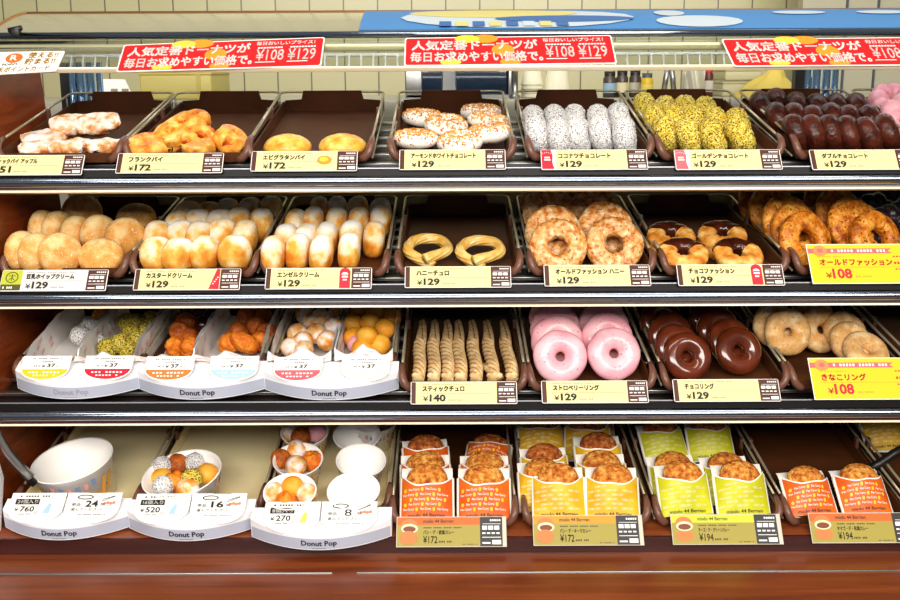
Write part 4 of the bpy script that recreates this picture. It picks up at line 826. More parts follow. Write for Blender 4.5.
# ------------------------------------------------------------------ second shelf
SK = Kind('soy_bun', 'bun', bun_mesh('soy_bun', [SOY], 0.0180, 0.034, 0.0325, 0.8, 0.95, amp=0.0008, fs=40))
for px, py, h, rx, ry, rz, w in ((23, 252, 0.030, 0, -4, -16, 'leftmost in the front row'), (38, 254, 0.029, 0, -6, -26, 'second from left in the front row'), (60, 254, 0.030, 0, -12, -46, 'third from left in the front row'), (101, 257, 0.020, 0, -52, -78, 'lying at the right of the front row'),
    (43, 230, 0.036, 0, 0, -4, 'leftmost in the second row'), (58, 231, 0.036, 0, -2, -14, 'second from left in the second row'), (77, 236, 0.034, 0, -4, -16, 'third from left in the second row'), (99, 235, 0.036, 0, -6, -28, 'fourth from left in the second row'), (126, 238, 0.034, 0, -12, -44, 'rightmost in the second row'),
    (82, 213, 0.036, 0, -20, -70, 'left one in the shade at the back'), (136, 219, 0.022, 0, -60, -80, 'right one in the shade at the back')):
    SK.put(frame(1, at(1, px, py, h), rx, ry, rz), 'round pale cream bun, %s' % w, 'soy cream buns')
CUK = Kind('custard_bun', 'bun', bun_mesh('custard_bun', [SUGARD], 0.0195, 0.028, 0.0290, 0.75, 0.95, amp=0.0012, fs=45, seed=1))
row_place(CUK, 1, [[(153, 237.5), (179, 238.5), (206, 236.5), (234, 236)], [(158, 221.5), (179, 221), (200, 222), (221, 219.5), (246, 221)], [(178, 212), (197, 210), (218, 210), (239, 208), (262, 209)], [(187, 202), (207, 202.5), (228, 199), (250, 198), (271, 197)]], 0.056, 'sugar-dusted custard bun on edge', 'custard buns', lambda r, i: (rnd(10), rnd(8), -18 + rnd(18)), tail='its')
ANK = Kind('cream_bun', 'bun', bun_mesh('cream_bun', [SUGARA], 0.0170, 0.027, 0.0300, 0.7, 0.85, amp=0.001, fs=45, seed=2))
row_place(ANK, 1, [[(273, 237), (298, 234.5), (322, 236), (350, 233.5)], [(285, 224.5), (306, 224.5), (327, 223), (351, 221), (375, 222)], [(296, 210), (313, 207.5), (336, 208), (358, 208), (381, 206)], [(319, 197.5), (337, 197), (357, 197), (379, 199)]], 0.058, 'sugared cream bun standing upright', 'upright cream buns', lambda r, i: (rnd(8), rnd(5), -4 + rnd(10)), tail='its')
# honey churro loops
def churro_loop():
    b = MB(); pts = []; n = 80; K = [(0.016, -0.042, 0.012), (0.006, -0.032, 0.012), (-0.014, -0.016, 0.012), (-0.029, 0.004, 0.012), (-0.021, 0.026, 0.012), (0.0, 0.033, 0.012), (0.021, 0.026, 0.012), (0.029, 0.004, 0.013), (0.014, -0.016, 0.019), (-0.006, -0.032, 0.024), (-0.016, -0.042, 0.020)]
    for i in range(n):
        q = (len(K) - 3) * i / (n - 1); m = min(int(q), len(K) - 4); q -= m; A, B, C_, D_ = [Vector(K[m + z]) for z in range(4)]
        pts.append(0.5 * ((2 * B) + (C_ - A) * q + (2 * A - 5 * B + 4 * C_ - D_) * q * q + (3 * B - A - 3 * C_ + D_) * q ** 3))
    b.tube(pts, lambda s_: 0.0076, 0, 40, sec=lambda s_, a: 0.76 + 0.28 * abs(math.cos(4 * a + s_ * 26)) ** 0.8); return b.mesh('churro_loop', [HONEYC])
HK = Kind('churro_loop', 'churro', churro_loop())
for px, py, rz, w in ((428, 260.5, 4, 'left'), (480, 262.5, -6, 'right')): HK.put(frame(1, at(1, px, py - 2, 0.006), 20, 0, rz, 1.08), 'ribbed honey-glazed churro loop, %s of the pair' % w, 'honey churro loops')
# craggy rings
def crag(seed):
    def l(a, t):
        k = 1.0 + 0.10 * math.sin(3 * t + 0.6) * (math.sin(t) > -0.2) + 0.11 * noise.noise(Vector((math.cos(a) * 2.2, math.sin(a) * 2.2, t * 1.1 + seed)))
        return k + 0.05 * noise.noise(Vector((math.cos(a) * 9, math.sin(a) * 9, math.sin(t) * 4 + seed)))
    return l
def crag_mesh(name, mat, Ro=0.044, r=0.0150, seed=0.0): return ring_mesh(name, [mat], Ro, r, nu=88, nv=34, sq=0.92, lump=crag(seed), amp=0.0012, fs=300)
HOK = Kind('glazed_craggy_ring', 'doughnut', crag_mesh('glazed_craggy_ring', HONEYG, 0.0435, 0.0148, 0.5))
for px, py, h, rx, ry, rz, w in ((558, 247, 0.034, 58, 0, 10, 'front of the left stack'), (553, 233, 0.042, 56, 0, 60, 'second of the left stack'), (549, 213, 0.044, 58, 0, 110, 'third of the left stack'), (546, 203, 0.044, 58, 0, 10, 'last of the left stack, under the shelf above'), (614, 245, 0.034, 58, 0, -30, 'front of the right stack'), (605, 229, 0.042, 56, 0, 80, 'second of the right stack'), (595, 212, 0.044, 58, 0, 40, 'third of the right stack'), (590, 202, 0.044, 58, 0, 140, 'last of the right stack, under the shelf above')):
    HOK.put(frame(1, at(1, px, py, h), rx, ry, rz) if False else Matrix.Translation(at(1, px, py, h)) @ (BAS[1] @ Matrix.Rotation(R(rx), 3, 'X') @ Matrix.Rotation(R(rz), 3, 'Z')).to_4x4(), 'honey-glazed craggy ring, %s' % w, 'honey-glazed craggy rings')
# half-dipped rings
DOUO = food('fried_crust', [(0.32, '#B4601A'), (0.5, '#E0963A'), (0.68, '#F4C878')], 60, 4, 0.5, 0.6, 200)
dipm = MB(); dipm.grid(lambda u, v: ring_fn(0.0375, 0.0138, 0.9, lump=crag(2.0), grow=0.0016)(0.08 + 0.34 * u, v), 44, 28, 0, cv=True)
CFK = Kind('half_dipped_ring', 'doughnut', crag_mesh('half_dipped_ring', DOUO, 0.0375, 0.0138, 2.0), (('chocolate_dip', dipm.mesh('chocolate_dip', [CHOCD])),))
for px, py, h, rx, rz, w in ((671, 238, 0.030, 17, 8, 'rear left'), (683, 255.5, 0.018, 18, -4, 'front left'), (722, 237, 0.030, 17, -6, 'rear right'), (738, 256, 0.017, 20, 12, 'front right'), (668, 246, 0.014, 8, 20, 'rear left, lower one'), (721, 247, 0.014, 8, -8, 'rear right, lower one')):
    CFK.put(frame(1, at(1, px, py, h), rx, 0, rz), 'ring with its far half dipped in chocolate, %s' % w, 'half-dipped rings')
OFK = Kind('craggy_ring', 'doughnut', crag_mesh('craggy_ring', OLDF, 0.046, 0.0148, 4.0))
def leaned(kd, k, L, desc, group):
    for px, py, h, rx, yaw, spin, w in L:
        M = Matrix.Translation(at(k, px, py, h)) @ (BAS[k] @ Matrix.Rotation(R(yaw), 3, 'Z') @ Matrix.Rotation(R(rx), 3, 'X') @ Matrix.Rotation(R(spin), 3, 'Z')).to_4x4()
        kd.put(M, '%s, %s' % (desc, w), group)
leaned(OFK, 1, [(805, 241, 0.033, 62, 22, 0, 'front of the left column'), (796, 232, 0.036, 62, 22, 50, 'second of the left column'), (787, 223, 0.044, 62, 22, 100, 'third of the left column'), (773, 212, 0.044, 62, 22, 20, 'fourth of the left column, in shade'), (762, 203, 0.044, 62, 22, 70, 'last of the left column, in shade'),
    (875, 240, 0.030, 62, 22, 30, 'front of the right column'), (863, 232, 0.034, 62, 22, 80, 'second of the right column'), (852, 226, 0.044, 62, 22, 120, 'third of the right column'), (839, 215, 0.044, 62, 22, 10, 'fourth of the right column, in shade'), (827, 205, 0.044, 62, 22, 60, 'last of the right column, in shade')], 'plain golden craggy ring', 'plain craggy rings')
BKK = Kind('black_ring', 'doughnut', ring_mesh('black_ring', [BLACKR], 0.040, 0.0165, nu=80, nv=24, lump=lambda a, t: (0.78 + 0.3 * abs(math.sin(4 * a)) ** 0.7), amp=0.001, fs=100))
leaned(BKK, 1, [(876, 216, 0.038, 58, 20, 0, 'second from front in its left column'), (862, 204, 0.038, 58, 20, 30, 'back of its left column'), (890, 229, 0.036, 58, 20, 10, 'front of its left column'), (908, 221, 0.036, 58, 20, 20, 'second from front in its right column'), (893, 206, 0.038, 58, 20, 40, 'back of its right column')], 'black crackled ring at the right edge', 'black rings')

# ------------------------------------------------------------------ third shelf
def stick():
    b = MB(); n = 200; L_ = 0.235
    pts = [(0.0015 * math.sin(9 * i / n), L_ * i / (n - 1), 0.010 + 0.001 * math.sin(7 * i / n)) for i in range(n)]
    def sec(s_, a):
        tw = 1.0 if s_ < 0.62 else 1.0
        ph = s_ * 44 if s_ < 0.62 else 0.62 * 44 + (s_ - 0.62) * 5
        return 0.72 + 0.34 * abs(math.cos(2 * (a) + ph)) ** 0.55
    f0 = len(b.f)
    b.tube(pts, lambda s_: 0.0098 * (1.0 if s_ < 0.7 else 1.0 - 0.38 * (s_ - 0.7) / 0.3), 0, 40, sec=sec)
    repaint(b, f0, lambda i: i < 199 * 40 and sec((i // 40 + 0.5) / 199, 2 * math.pi * (i % 40 + 0.5) / 40) < 0.87, 1); return b.mesh('churro_stick', [CHURRO, flat('churro_groove_shade', '#7A4A1E', 0.7)])  # groove faces darkened: cinnamon, with the grooves' shade put into the colour
STK = Kind('churro_stick', 'churro', stick())
for i, (xb, xt) in enumerate(((418, 423), (433.5, 434.5), (447.5, 447), (460.5, 457.5), (476, 471), (493, 485), (512, 501))):
    p = at(2, xb, 384, 0.004); q = at(2, xt, 319, 0.004); yaw = math.degrees(math.atan2(-(q.x - p.x), (q - p).length))
    STK.put(frame(2, p, 0, 0, yaw), 'striped twisted churro stick, %s of the seven' % ordn(i, 7), 'churro sticks')
b = MB(); n_ = 16; b.tube([(0.0, 0.0, 0.011), (0.006, 0.03, 0.010), (0.013, 0.06, 0.008)], 0.006, 0, 24, sec=lambda s_, a: 0.8 + 0.25 * abs(math.cos(3 * a + s_ * 14)))
tag(obj('churro_piece', b, [CHURRO], None, frame(2, at(2, 500, 384, 0.004), 0, 0, 38)), 'short broken churro piece between the two rightmost churro sticks', 'churro')
def iced(name, dough, icing, Ro, r, sq, seed, iname):
    body = ring_mesh(name, [dough], Ro, r, sq=sq, amp=0.0012, fs=40, seed=seed)
    top = ring_mesh(iname, [icing], Ro, r, sq=sq, amp=0.0012, fs=40, seed=seed, v0=R(-8), v1=R(188), grow=0.0014, edge=0.22, nv=26, nu=72)
    return Kind(name, 'doughnut', body, ((iname, top),))
PKK = iced('strawberry_ring', DOUGH, PINKI, 0.041, 0.0165, 0.85, 1.0, 'pink_icing')
leaned(PKK, 2, [(560, 357, 0.040, 62, 0, 0, 'front of the left stack'), (557, 341, 0.042, 60, 2, 40, 'second of the left stack'), (555.5, 329, 0.043, 60, 0, 80, 'third of the left stack'), (554, 318, 0.043, 60, 0, 20, 'last of the left stack, in shade'), (613.5, 354, 0.040, 62, 4, 10, 'front of the right stack'), (607, 338, 0.042, 60, 4, 60, 'second of the right stack'), (603, 326, 0.043, 60, 4, 100, 'third of the right stack'), (599, 315, 0.043, 60, 4, 0, 'last of the right stack, in shade')], 'pink iced ring with tiny specks', 'pink iced rings')
CGK = iced('glazed_ring', CREAMD, CHOCG, 0.0372, 0.0140, 0.85, 2.0, 'chocolate_glaze')
leaned(CGK, 2, [(687, 357, 0.037, 60, 10, 0, 'front of the left stack'), (677, 348, 0.040, 60, 16, 40, 'second of the left stack'), (670, 336, 0.040, 60, 14, 80, 'third of the left stack'), (661, 321, 0.040, 60, 14, 20, 'last of the left stack, in shade'), (738, 351, 0.038, 58, 14, 10, 'front of the right stack'), (730, 342, 0.040, 58, 20, 50, 'second of the right stack'), (718, 330, 0.040, 60, 18, 90, 'third of the right stack'), (709, 317, 0.040, 60, 18, 0, 'last of the right stack, in shade')], 'glossy chocolate-glazed ring', 'chocolate-glazed rings')
KNK = Kind('dusted_ring', 'doughnut', ring_mesh('dusted_ring', [KINA], 0.038, 0.0158, sq=0.85, amp=0.0012, fs=50, seed=7))
leaned(KNK, 2, [(787.5, 332, 0.050, 64, 6, 0, 'front of the left pair, showing its hole'), (775, 325, 0.050, 62, 14, 40, 'rear of the left pair'), (866, 352, 0.030, 34, 18, 10, 'lowest of the right pile'), (852, 343, 0.034, 42, 20, 50, 'middle of the right pile'), (845, 333, 0.038, 50, 20, 80, 'top rear of the right pile'), (820, 330, 0.040, 60, 14, 20, 'shaded one between the left pair and right pile'), (812, 315, 0.040, 60, 14, 60, 'farthest back, in shade')], 'tan flour-dusted ring', 'flour-dusted rings')

# ---- pop stands, cards and paper-lined boxes at the left
def pop_stand(k, pxc, wpx, dsh, back, sag, label, inkm):
    w = wpx / 672.0; xc = (pxc - 450) / 671.0; hw = w / 2
    t = thing('pop_stand', label, 'display stand', frame(k, local(k, xc, dsh, 0.0035)), 'white curved stands')
    dd = lambda x: sag * (x / hw) ** 2; top = lambda d: 0.020 + 0.016 * min(1.0, d / back)
    n = 24; fr = [(-hw + w * i / n) for i in range(n + 1)]; b = MB()
    out = [(x, dd(x)) for x in fr] + [(hw, back), (-hw, back)]
    m = len(out); b.add([(x, d, 0) for x, d in out] + [(x, d, top(d)) for x, d in out], [tuple(range(m))[::-1], tuple(range(m, 2 * m))] + [(i, (i + 1) % m, m + (i + 1) % m, m + i) for i in range(m)], 0, False)
    obj('stand_body', b, [WHITEP], t)
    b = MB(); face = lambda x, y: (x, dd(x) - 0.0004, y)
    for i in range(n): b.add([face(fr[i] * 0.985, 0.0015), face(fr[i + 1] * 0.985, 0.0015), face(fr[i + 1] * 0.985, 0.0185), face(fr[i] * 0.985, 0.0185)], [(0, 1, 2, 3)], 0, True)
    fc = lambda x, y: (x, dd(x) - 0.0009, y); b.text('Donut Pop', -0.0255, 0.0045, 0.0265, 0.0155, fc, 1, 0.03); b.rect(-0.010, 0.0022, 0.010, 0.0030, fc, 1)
    obj('name_band', b, [flat('shade_lavender_band', '#B4B9CA', 0.45), inkm], t)  # lavender greyed further: the shade of the stand's front put into its colour
    t_M = frame(k, local(k, xc, dsh, 0.0035)); return t_M, w, back
LILAC = flat('faded_ink', '#9A9AA6', 0.6)
def card_shape(w, h):
    pts = [(-w / 2, h), (-w / 2, h * 0.55)]
    pts += [(-w / 2 * math.cos(a), h * 0.48 * (1 - math.sin(a)) + 0) for a in [math.pi * i / 16 for i in range(1, 16)]] + [(w / 2, h * 0.55), (w / 2, h)]
    return pts
def pop_card(k, stand, xo, gam, w, h, label, draw, mats, back):
    tM = stand @ Matrix.Translation((xo, 0.013 if k == 2 else 0.008, 0.0243 if k == 2 else 0.0233)) @ Matrix.Rotation(R(gam), 4, 'X')
    b = MB(); b.prism(card_shape(w, h), lambda x, y, z: (x, y, z), -0.0008, 0.0, 0); draw(b, w, h)
    o = obj('price_card', b, mats, None, tM); return tag(o, label, 'price card', 'cards on the white stands')
def draw37(b, w, h):
    f = lambda x, y: (x, y, 0.0006); a0 = 0.50; r = w / 2 - 0.002
    pts = [(-r, h * 0.46)] + [(-r * math.cos(a), h * 0.46 - (h * 0.40) * math.sin(a)) for a in [math.pi * i / 16 for i in range(1, 16)]] + [(r, h * 0.46)]
    b.poly(pts, lambda x, y: (x, y, 0.0003), 1)
    micro(b, -w * 0.30, w * 0.32, h * 0.86, h * 0.90, 16, 2); micro(b, -w * 0.12, w * 0.14, h * 0.74, h * 0.78, 6, 2); micro(b, -w * 0.24, -w * 0.10, h * 0.56, h * 0.61, 4, 2)
    b.text('¥', -w * 0.08, h * 0.53, -w * 0.01, h * 0.64, f, 2, 0.02); b.text('37', w * 0.03, h * 0.53, w * 0.20, h * 0.68, f, 2, 0.03); micro(b, w * 0.22, w * 0.34, h * 0.56, h * 0.59, 4, 2)
    micro(b, -w * 0.32, w * 0.34, h * 0.30, h * 0.36, 9, 0); micro(b, -w * 0.22, w * 0.26, h * 0.18, h * 0.23, 7, 0)
def draw_big(num, title):
    def d(b, w, h):
        f = lambda x, y: (x, y, 0.0006); micro(b, -w * 0.34, w * 0.22, h * 0.86, h * 0.91, 11, 2); b.rect(-w * 0.40, h * 0.62, w * 0.04, h * 0.80, lambda x, y: (x, y, 0.0003), 1)
        b.text(title, -w * 0.36, h * 0.645, w * 0.01, h * 0.775, f, 0, 0.03); b.text('¥', -w * 0.38, h * 0.40, -w * 0.31, h * 0.51, f, 2, 0.02); b.text(num, -w * 0.28, h * 0.38, -w * 0.02, h * 0.56, f, 2, 0.02); micro(b, -w * 0.28, -w * 0.06, h * 0.29, h * 0.32, 8, 2)
        b.poly([(w * 0.14, h * 0.34), (w * 0.26, h * 0.32), (w * 0.28, h * 0.62), (w * 0.22, h * 0.66)], f, 3); b.poly([(w * 0.02 + w * 0.05 * math.cos(R(a)), h * 0.36 + h * 0.06 * math.sin(R(a))) for a in range(0, 360, 30)], f, 4)
    return d
def draw_count(num):
    def d(b, w, h):
        f = lambda x, y: (x, y, 0.0006); n = 18; cx, cy = -w * 0.16, h * 0.85
        b.add([(cx + w * 0.15 * math.cos(2 * math.pi * i / n), cy + h * 0.08 * math.sin(2 * math.pi * i / n), 0.0006) for i in range(n)] + [(cx + w * 0.125 * math.cos(2 * math.pi * i / n), cy + h * 0.05 * math.sin(2 * math.pi * i / n), 0.0006) for i in range(n)], [(i, (i + 1) % n, n + (i + 1) % n, n + i) for i in range(n)], 2, False)
        b.text('単品', -w * 0.38, h * 0.56, -w * 0.22, h * 0.66, f, 2, 0.01); b.text(num, -w * (0.13 if len(num) > 1 else 0.08), h * 0.53, w * (0.10 if len(num) > 1 else 0.05), h * 0.74, f, 2, 0.03 if len(num) > 1 else 0.0); b.text('個', w * 0.14, h * 0.57, w * 0.22, h * 0.66, f, 2, 0.01); b.text('選んでください!', -w * 0.38, h * 0.40, w * 0.20, h * 0.49, f, 2, 0.01); micro(b, -w * 0.22, w * 0.28, h * 0.27, h * 0.30, 16, 2)
        for s_ in (0, 1): b.poly([(w * 0.15, h * (0.76 - 0.06 * s_)), (w * 0.38, h * (0.88 - 0.02 * s_)), (w * 0.38, h * (0.90 - 0.02 * s_)), (w * 0.15, h * (0.78 - 0.06 * s_))], f, 2)
        for i in range(4): b.poly([(w * (0.22 + 0.055 * i) + w * 0.03 * math.cos(R(a)), h * (0.64 + 0.02 * (i % 2)) + h * 0.05 * math.sin(R(a))) for a in range(0, 360, 40)], lambda x, y: (x, y, 0.0006 + 0.0001 * i), 4)
        b.rect(-w * 0.12, h * 0.975, w * 0.20, h * 0.995, f, 5)
    return d
cols = [('yellow', YEL), ('crimson', DKRED), ('brown', flat('caramel_print', '#C27A34', 0.55)), ('pale blue', SKYB), ('red', flat('rose_print', '#DC5A66', 0.55)), ('pale pink', PALEP)]
stand_names = ['left end', 'middle', 'right end']
for i, (pxc, wpx) in enumerate(((70, 127), (197, 131), (329, 137))):
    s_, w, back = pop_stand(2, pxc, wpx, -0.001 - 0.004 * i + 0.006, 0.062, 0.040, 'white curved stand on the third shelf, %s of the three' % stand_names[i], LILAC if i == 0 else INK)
    for j in range(2): pop_card(2, s_, (-0.25 + 0.5 * j) * w + 0.002, 33, 0.073, 0.045, 'white card reading ¥37 with a %s lower half on the third shelf' % cols[2 * i + j][0], draw37, [WHITE, cols[2 * i + j][1], INK], back)
for i, (pxc, wpx, ds, num, ti, cnt) in enumerate(((61, 127, -0.010, '760', '24個入り', '24'), (188, 128, -0.014, '520', '16個入り', '16'), (321, 140, -0.040, '270', '8個入り', '8'))):
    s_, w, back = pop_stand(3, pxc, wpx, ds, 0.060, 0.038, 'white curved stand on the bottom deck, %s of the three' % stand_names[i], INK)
    m_ = [WHITE, INK, INK, SKYB if i != 2 else flat('lemon_print', '#F6E85A', 0.5), PALEP, GOLDP]
    pop_card(3, s_, -0.042, 27, 0.082, 0.054, 'white card reading ¥%s on the bottom deck' % num, draw_big(num, ti), m_, back)
    pop_card(3, s_, 0.042, 27, 0.082, 0.054, 'white card with tongs picture and number %s on the bottom deck' % cnt, draw_count(cnt), [WHITE, INK, INK, SKYB, flat('salmon_print', '#D9886A', 0.5), GOLDP], back)

PAPER = flat('wax_paper', '#EFE9E4', 0.6); PAPERP = flat('wax_paper_print', '#E3A6A2', 0.6)
def liner(k, xa, xb, d0, d1, label, seed, peak=0.012):
    rr = random.Random(seed); b = MB(); hh = 0.046; n = 26
    wall = lambda s_: (lambda u, v: Vector(((xa if s_ < 0 else xb) + s_ * 0.004 * v * 0.5 - s_ * 0.003 + 0.0018 * noise.noise(Vector((u * 9, v * 4, seed))), d0 + (d1 - d0) * u, 0.0085 + v * (hh + 0.005 * noise.noise(Vector((u * 7, seed, s_))) - 0.016 * max(0, 0.14 - u) / 0.14))))
    for s_ in (-1, 1): b.grid(wall(s_), n, 6, 0)
    b.grid(lambda u, v: Vector((xa + (xb - xa) * v, d0 + (d1 - d0) * u, 0.0085 + 0.001 * noise.noise(Vector((u * 8, v * 5, seed))))), n, 6, 0)
    def front(u, v):                                           # up from the floor, over the rim and forward over the stand
        x = xa + (xb - xa) * u; z = peak * (0.15 + 1.1 * abs(((u * 1.6 + seed * 0.37) % 1.0) * 2 - 1) ** 1.5 + 0.35 * noise.noise(Vector((u * 5, seed * 3.1, 0.3))))
        if v < 0.5: q = v / 0.5; return Vector((x, d0 + 0.004 * (1 - q), 0.0085 + q * (0.034 + z)))
        q = (v - 0.5) / 0.5; return Vector((x, d0 - 0.004 - 0.014 * q, 0.0425 + z * (1 - q) ** 1.3 + 0.0015 * math.sin(u * 13)))
    b.grid(front, 30, 10, 0)
    def pr(fn, u0, v0, du, dv, off): b.add([fn(u0, v0) + off, fn(u0 + du, v0) + off, fn(u0 + du, v0 + dv) + off, fn(u0, v0 + dv) + off], [(0, 1, 2, 3)], 1, False)
    for i in range(11):
        u0, v0 = rr.uniform(0.02, 0.9), rr.uniform(0.15, 0.75)
        for j in range(4): pr(wall(-1), u0 + j * 0.012, v0 + 0.02 * j, 0.007, rr.uniform(0.12, 0.2), Vector((0.0012, 0, 0)))
    for i in range(9):
        u0, v0 = rr.uniform(0.05, 0.85), rr.uniform(0.55, 0.85)
        for j in range(4): pr(front, u0 + j * 0.02, v0, 0.011, 0.08, Vector((0, -0.0006, 0.0012)))
    o = obj('paper_liner', b, [PAPER, PAPERP], None, frame(k, local(k, 0, 0, 0))); return tag(o, label, 'paper liner', 'wax paper liners')
comps = [(33, 82), (84, 138), (141, 196), (198, 263), (272, 334), (338, 394)]
lnames = ['coconut balls', 'green crumb balls', 'rough orange balls', 'orange lumps', 'sugared balls', 'smooth golden balls']
for i, (a, c) in enumerate(comps):
    xa, xb = at(2, a, 362, 0.02).x, at(2, c, 362, 0.02).x; liner(2, xa, xb, 0.072, 0.345, 'white wax paper liner with pink print around the %s' % lnames[i], 3.3 + 2.7 * i, (0.005, 0.010, 0.006, 0.010, 0.016, 0.020)[i])
def ball_mesh(name, mat, r=0.0172, amp=0.05, fs=90, dim=(1, 1, 1), seed=0.0):
    b = MB(); b.ball((0, 0, 0), r, 0, 26, 18, dim, lambda d: 1 + amp * noise.noise(d * r * fs + Vector((seed, seed, 0)))); return b.mesh(name, [mat])
BALLS = {'coco': Kind('coconut_ball', 'doughnut ball', ball_mesh('coconut_ball', COCO, 0.0165, 0.12, 260)), 'gold': Kind('crumb_ball', 'doughnut ball', ball_mesh('crumb_ball', GOLD, 0.0165, 0.14, 260)),
    'green': Kind('crumb_ball', 'doughnut ball', ball_mesh('crumb_ball', food('green_gold_crumbs', [(0.38, '#B8981C'), (0.5, '#D6C23A'), (0.68, '#E6DA7A')], 260, 2, 0.7, 1.0, 380, spots=('#6A5016', 400, 0.57), bdist=0.004), 0.0160, 0.14, 260)),
    'orb': Kind('rough_ball', 'doughnut ball', ball_mesh('rough_ball', ORB, 0.0170, 0.22, 110)), 'lump': Kind('long_rough_ball', 'doughnut ball', ball_mesh('long_rough_ball', ORB, 0.0175, 0.2, 100, (1.45, 0.95, 0.85), 2.0)), 'bro': Kind('brown_ball', 'doughnut ball', ball_mesh('brown_ball', BROB, 0.0170, 0.12, 110)),
    'dark': Kind('chocolate_ball', 'doughnut ball', ball_mesh('chocolate_ball', CHOCD, 0.0160, 0.05, 60)), 'sug': Kind('sugared_ball', 'doughnut ball', ball_mesh('sugared_ball', SUGB, 0.0170, 0.06, 70)), 'yel': Kind('golden_ball', 'doughnut ball', ball_mesh('golden_ball', YELB, 0.0172, 0.03, 40)), 'pink': Kind('pink_ball', 'doughnut ball', ball_mesh('pink_ball', PNKB, 0.0165, 0.05, 50))}
BN = {'coco': 'white coconut-coated ball', 'gold': 'yellow crumb-coated ball', 'green': 'green-gold crumb-coated ball', 'orb': 'rough orange ball', 'lump': 'long rough orange ball', 'bro': 'brown fried ball', 'dark': 'dark chocolate ball', 'sug': 'sugar-glazed ball', 'yel': 'smooth golden ball', 'pink': 'pink iced ball'}
def pile(k, L, where, group):
    cnt = {}; tot = {}
    for kd, *_ in L: tot[kd] = tot.get(kd, 0) + 1
    L2 = sorted(L, key=lambda a: a[1]); 
    for kd, px, py, h in L2:
        i = cnt.get(kd, 0); cnt[kd] = i + 1
        w = ordn(i, tot[kd]) + ' of its colour' if tot[kd] > 1 else 'the only one of its colour'
        BALLS[kd].put(frame(k, at(k, px, py, h), rnd(60), rnd(60), rnd(90) if kd != 'lump' else 12), '%s %s, %s' % (BN[kd], where, w), group)
pile(2, [('coco', 80, 335.5, 0.034), ('coco', 90, 327, 0.030), ('coco', 103, 327, 0.026), ('yel', 102, 317, 0.034), ('coco', 95, 340, 0.024)], 'in the leftmost paper liner', 'balls in the leftmost liner')
pile(2, [('green', 120.5, 343, 0.036), ('green', 137, 340.5, 0.034), ('green', 107.5, 347.5, 0.028), ('green', 131, 333, 0.036), ('green', 129, 350, 0.026), ('green', 146, 332, 0.032), ('green', 136, 323, 0.034), ('green', 151, 320, 0.034), ('green', 127, 322, 0.028)], 'in the second paper liner', 'balls in the second liner')
pile(2, [('bro', 179.5, 331.5, 0.040), ('bro', 186, 322, 0.036), ('orb', 176, 347, 0.030), ('orb', 190, 347, 0.034), ('bro', 189, 338, 0.032), ('dark', 203, 325, 0.030), ('dark', 200, 313, 0.034), ('dark', 211, 317, 0.032), ('dark', 199, 335, 0.024)], 'in the third paper liner', 'balls in the third liner')
pile(2, [('orb', 229, 343.5, 0.032), ('lump', 245, 343, 0.036), ('bro', 238, 332, 0.036), ('bro', 254.5, 326, 0.038), ('bro', 266, 332.5, 0.032), ('orb', 261, 341, 0.026), ('bro', 247, 316, 0.036), ('bro', 262, 316, 0.034)], 'in the fourth paper liner', 'balls in the fourth liner')
pile(2, [('sug', 297.5, 333.5, 0.038), ('sug', 303, 342, 0.036), ('sug', 317, 333.5, 0.038), ('sug', 321, 318.5, 0.046), ('sug', 305, 314, 0.038), ('sug', 333, 327.5, 0.040), ('sug', 291, 347.5, 0.030), ('sug', 303, 350, 0.028), ('sug', 327, 340.5, 0.032), ('sug', 312, 323, 0.040), ('sug', 338, 314, 0.034)], 'in the fifth paper liner', 'balls in the fifth liner')
pile(2, [('yel', 367, 336.5, 0.044), ('yel', 384.5, 329, 0.042), ('yel', 370, 322.5, 0.042), ('yel', 353.5, 323.5, 0.036), ('yel', 354, 337.5, 0.032), ('yel', 380, 344.5, 0.030), ('yel', 362, 349, 0.026), ('yel', 358, 312, 0.038), ('yel', 376, 313.5, 0.040), ('yel', 391, 317.5, 0.036), ('pink', 357.5, 345, 0.026)], 'in the rightmost paper liner', 'balls in the rightmost liner')
for i in range(3):                                             # the dividers between the two liners of a tray
    a = (comps[2 * i][1] + comps[2 * i + 1][0]) / 2; x = at(2, a, 362, 0.02).x
    b = MB(); b.prism([(0.076, 0.008), (0.345, 0.008), (0.345, 0.050), (0.09, 0.050), (0.076, 0.034)], lambda d, z, t_: (t_, d, z), -0.0012, 0.0012, 0)
    tag(obj('divider', b, [WHITEP], None, frame(2, local(2, x, 0, 0))), 'thin white divider between the %s and %s' % (lnames[2 * i], lnames[2 * i + 1]), 'divider', 'tray dividers')
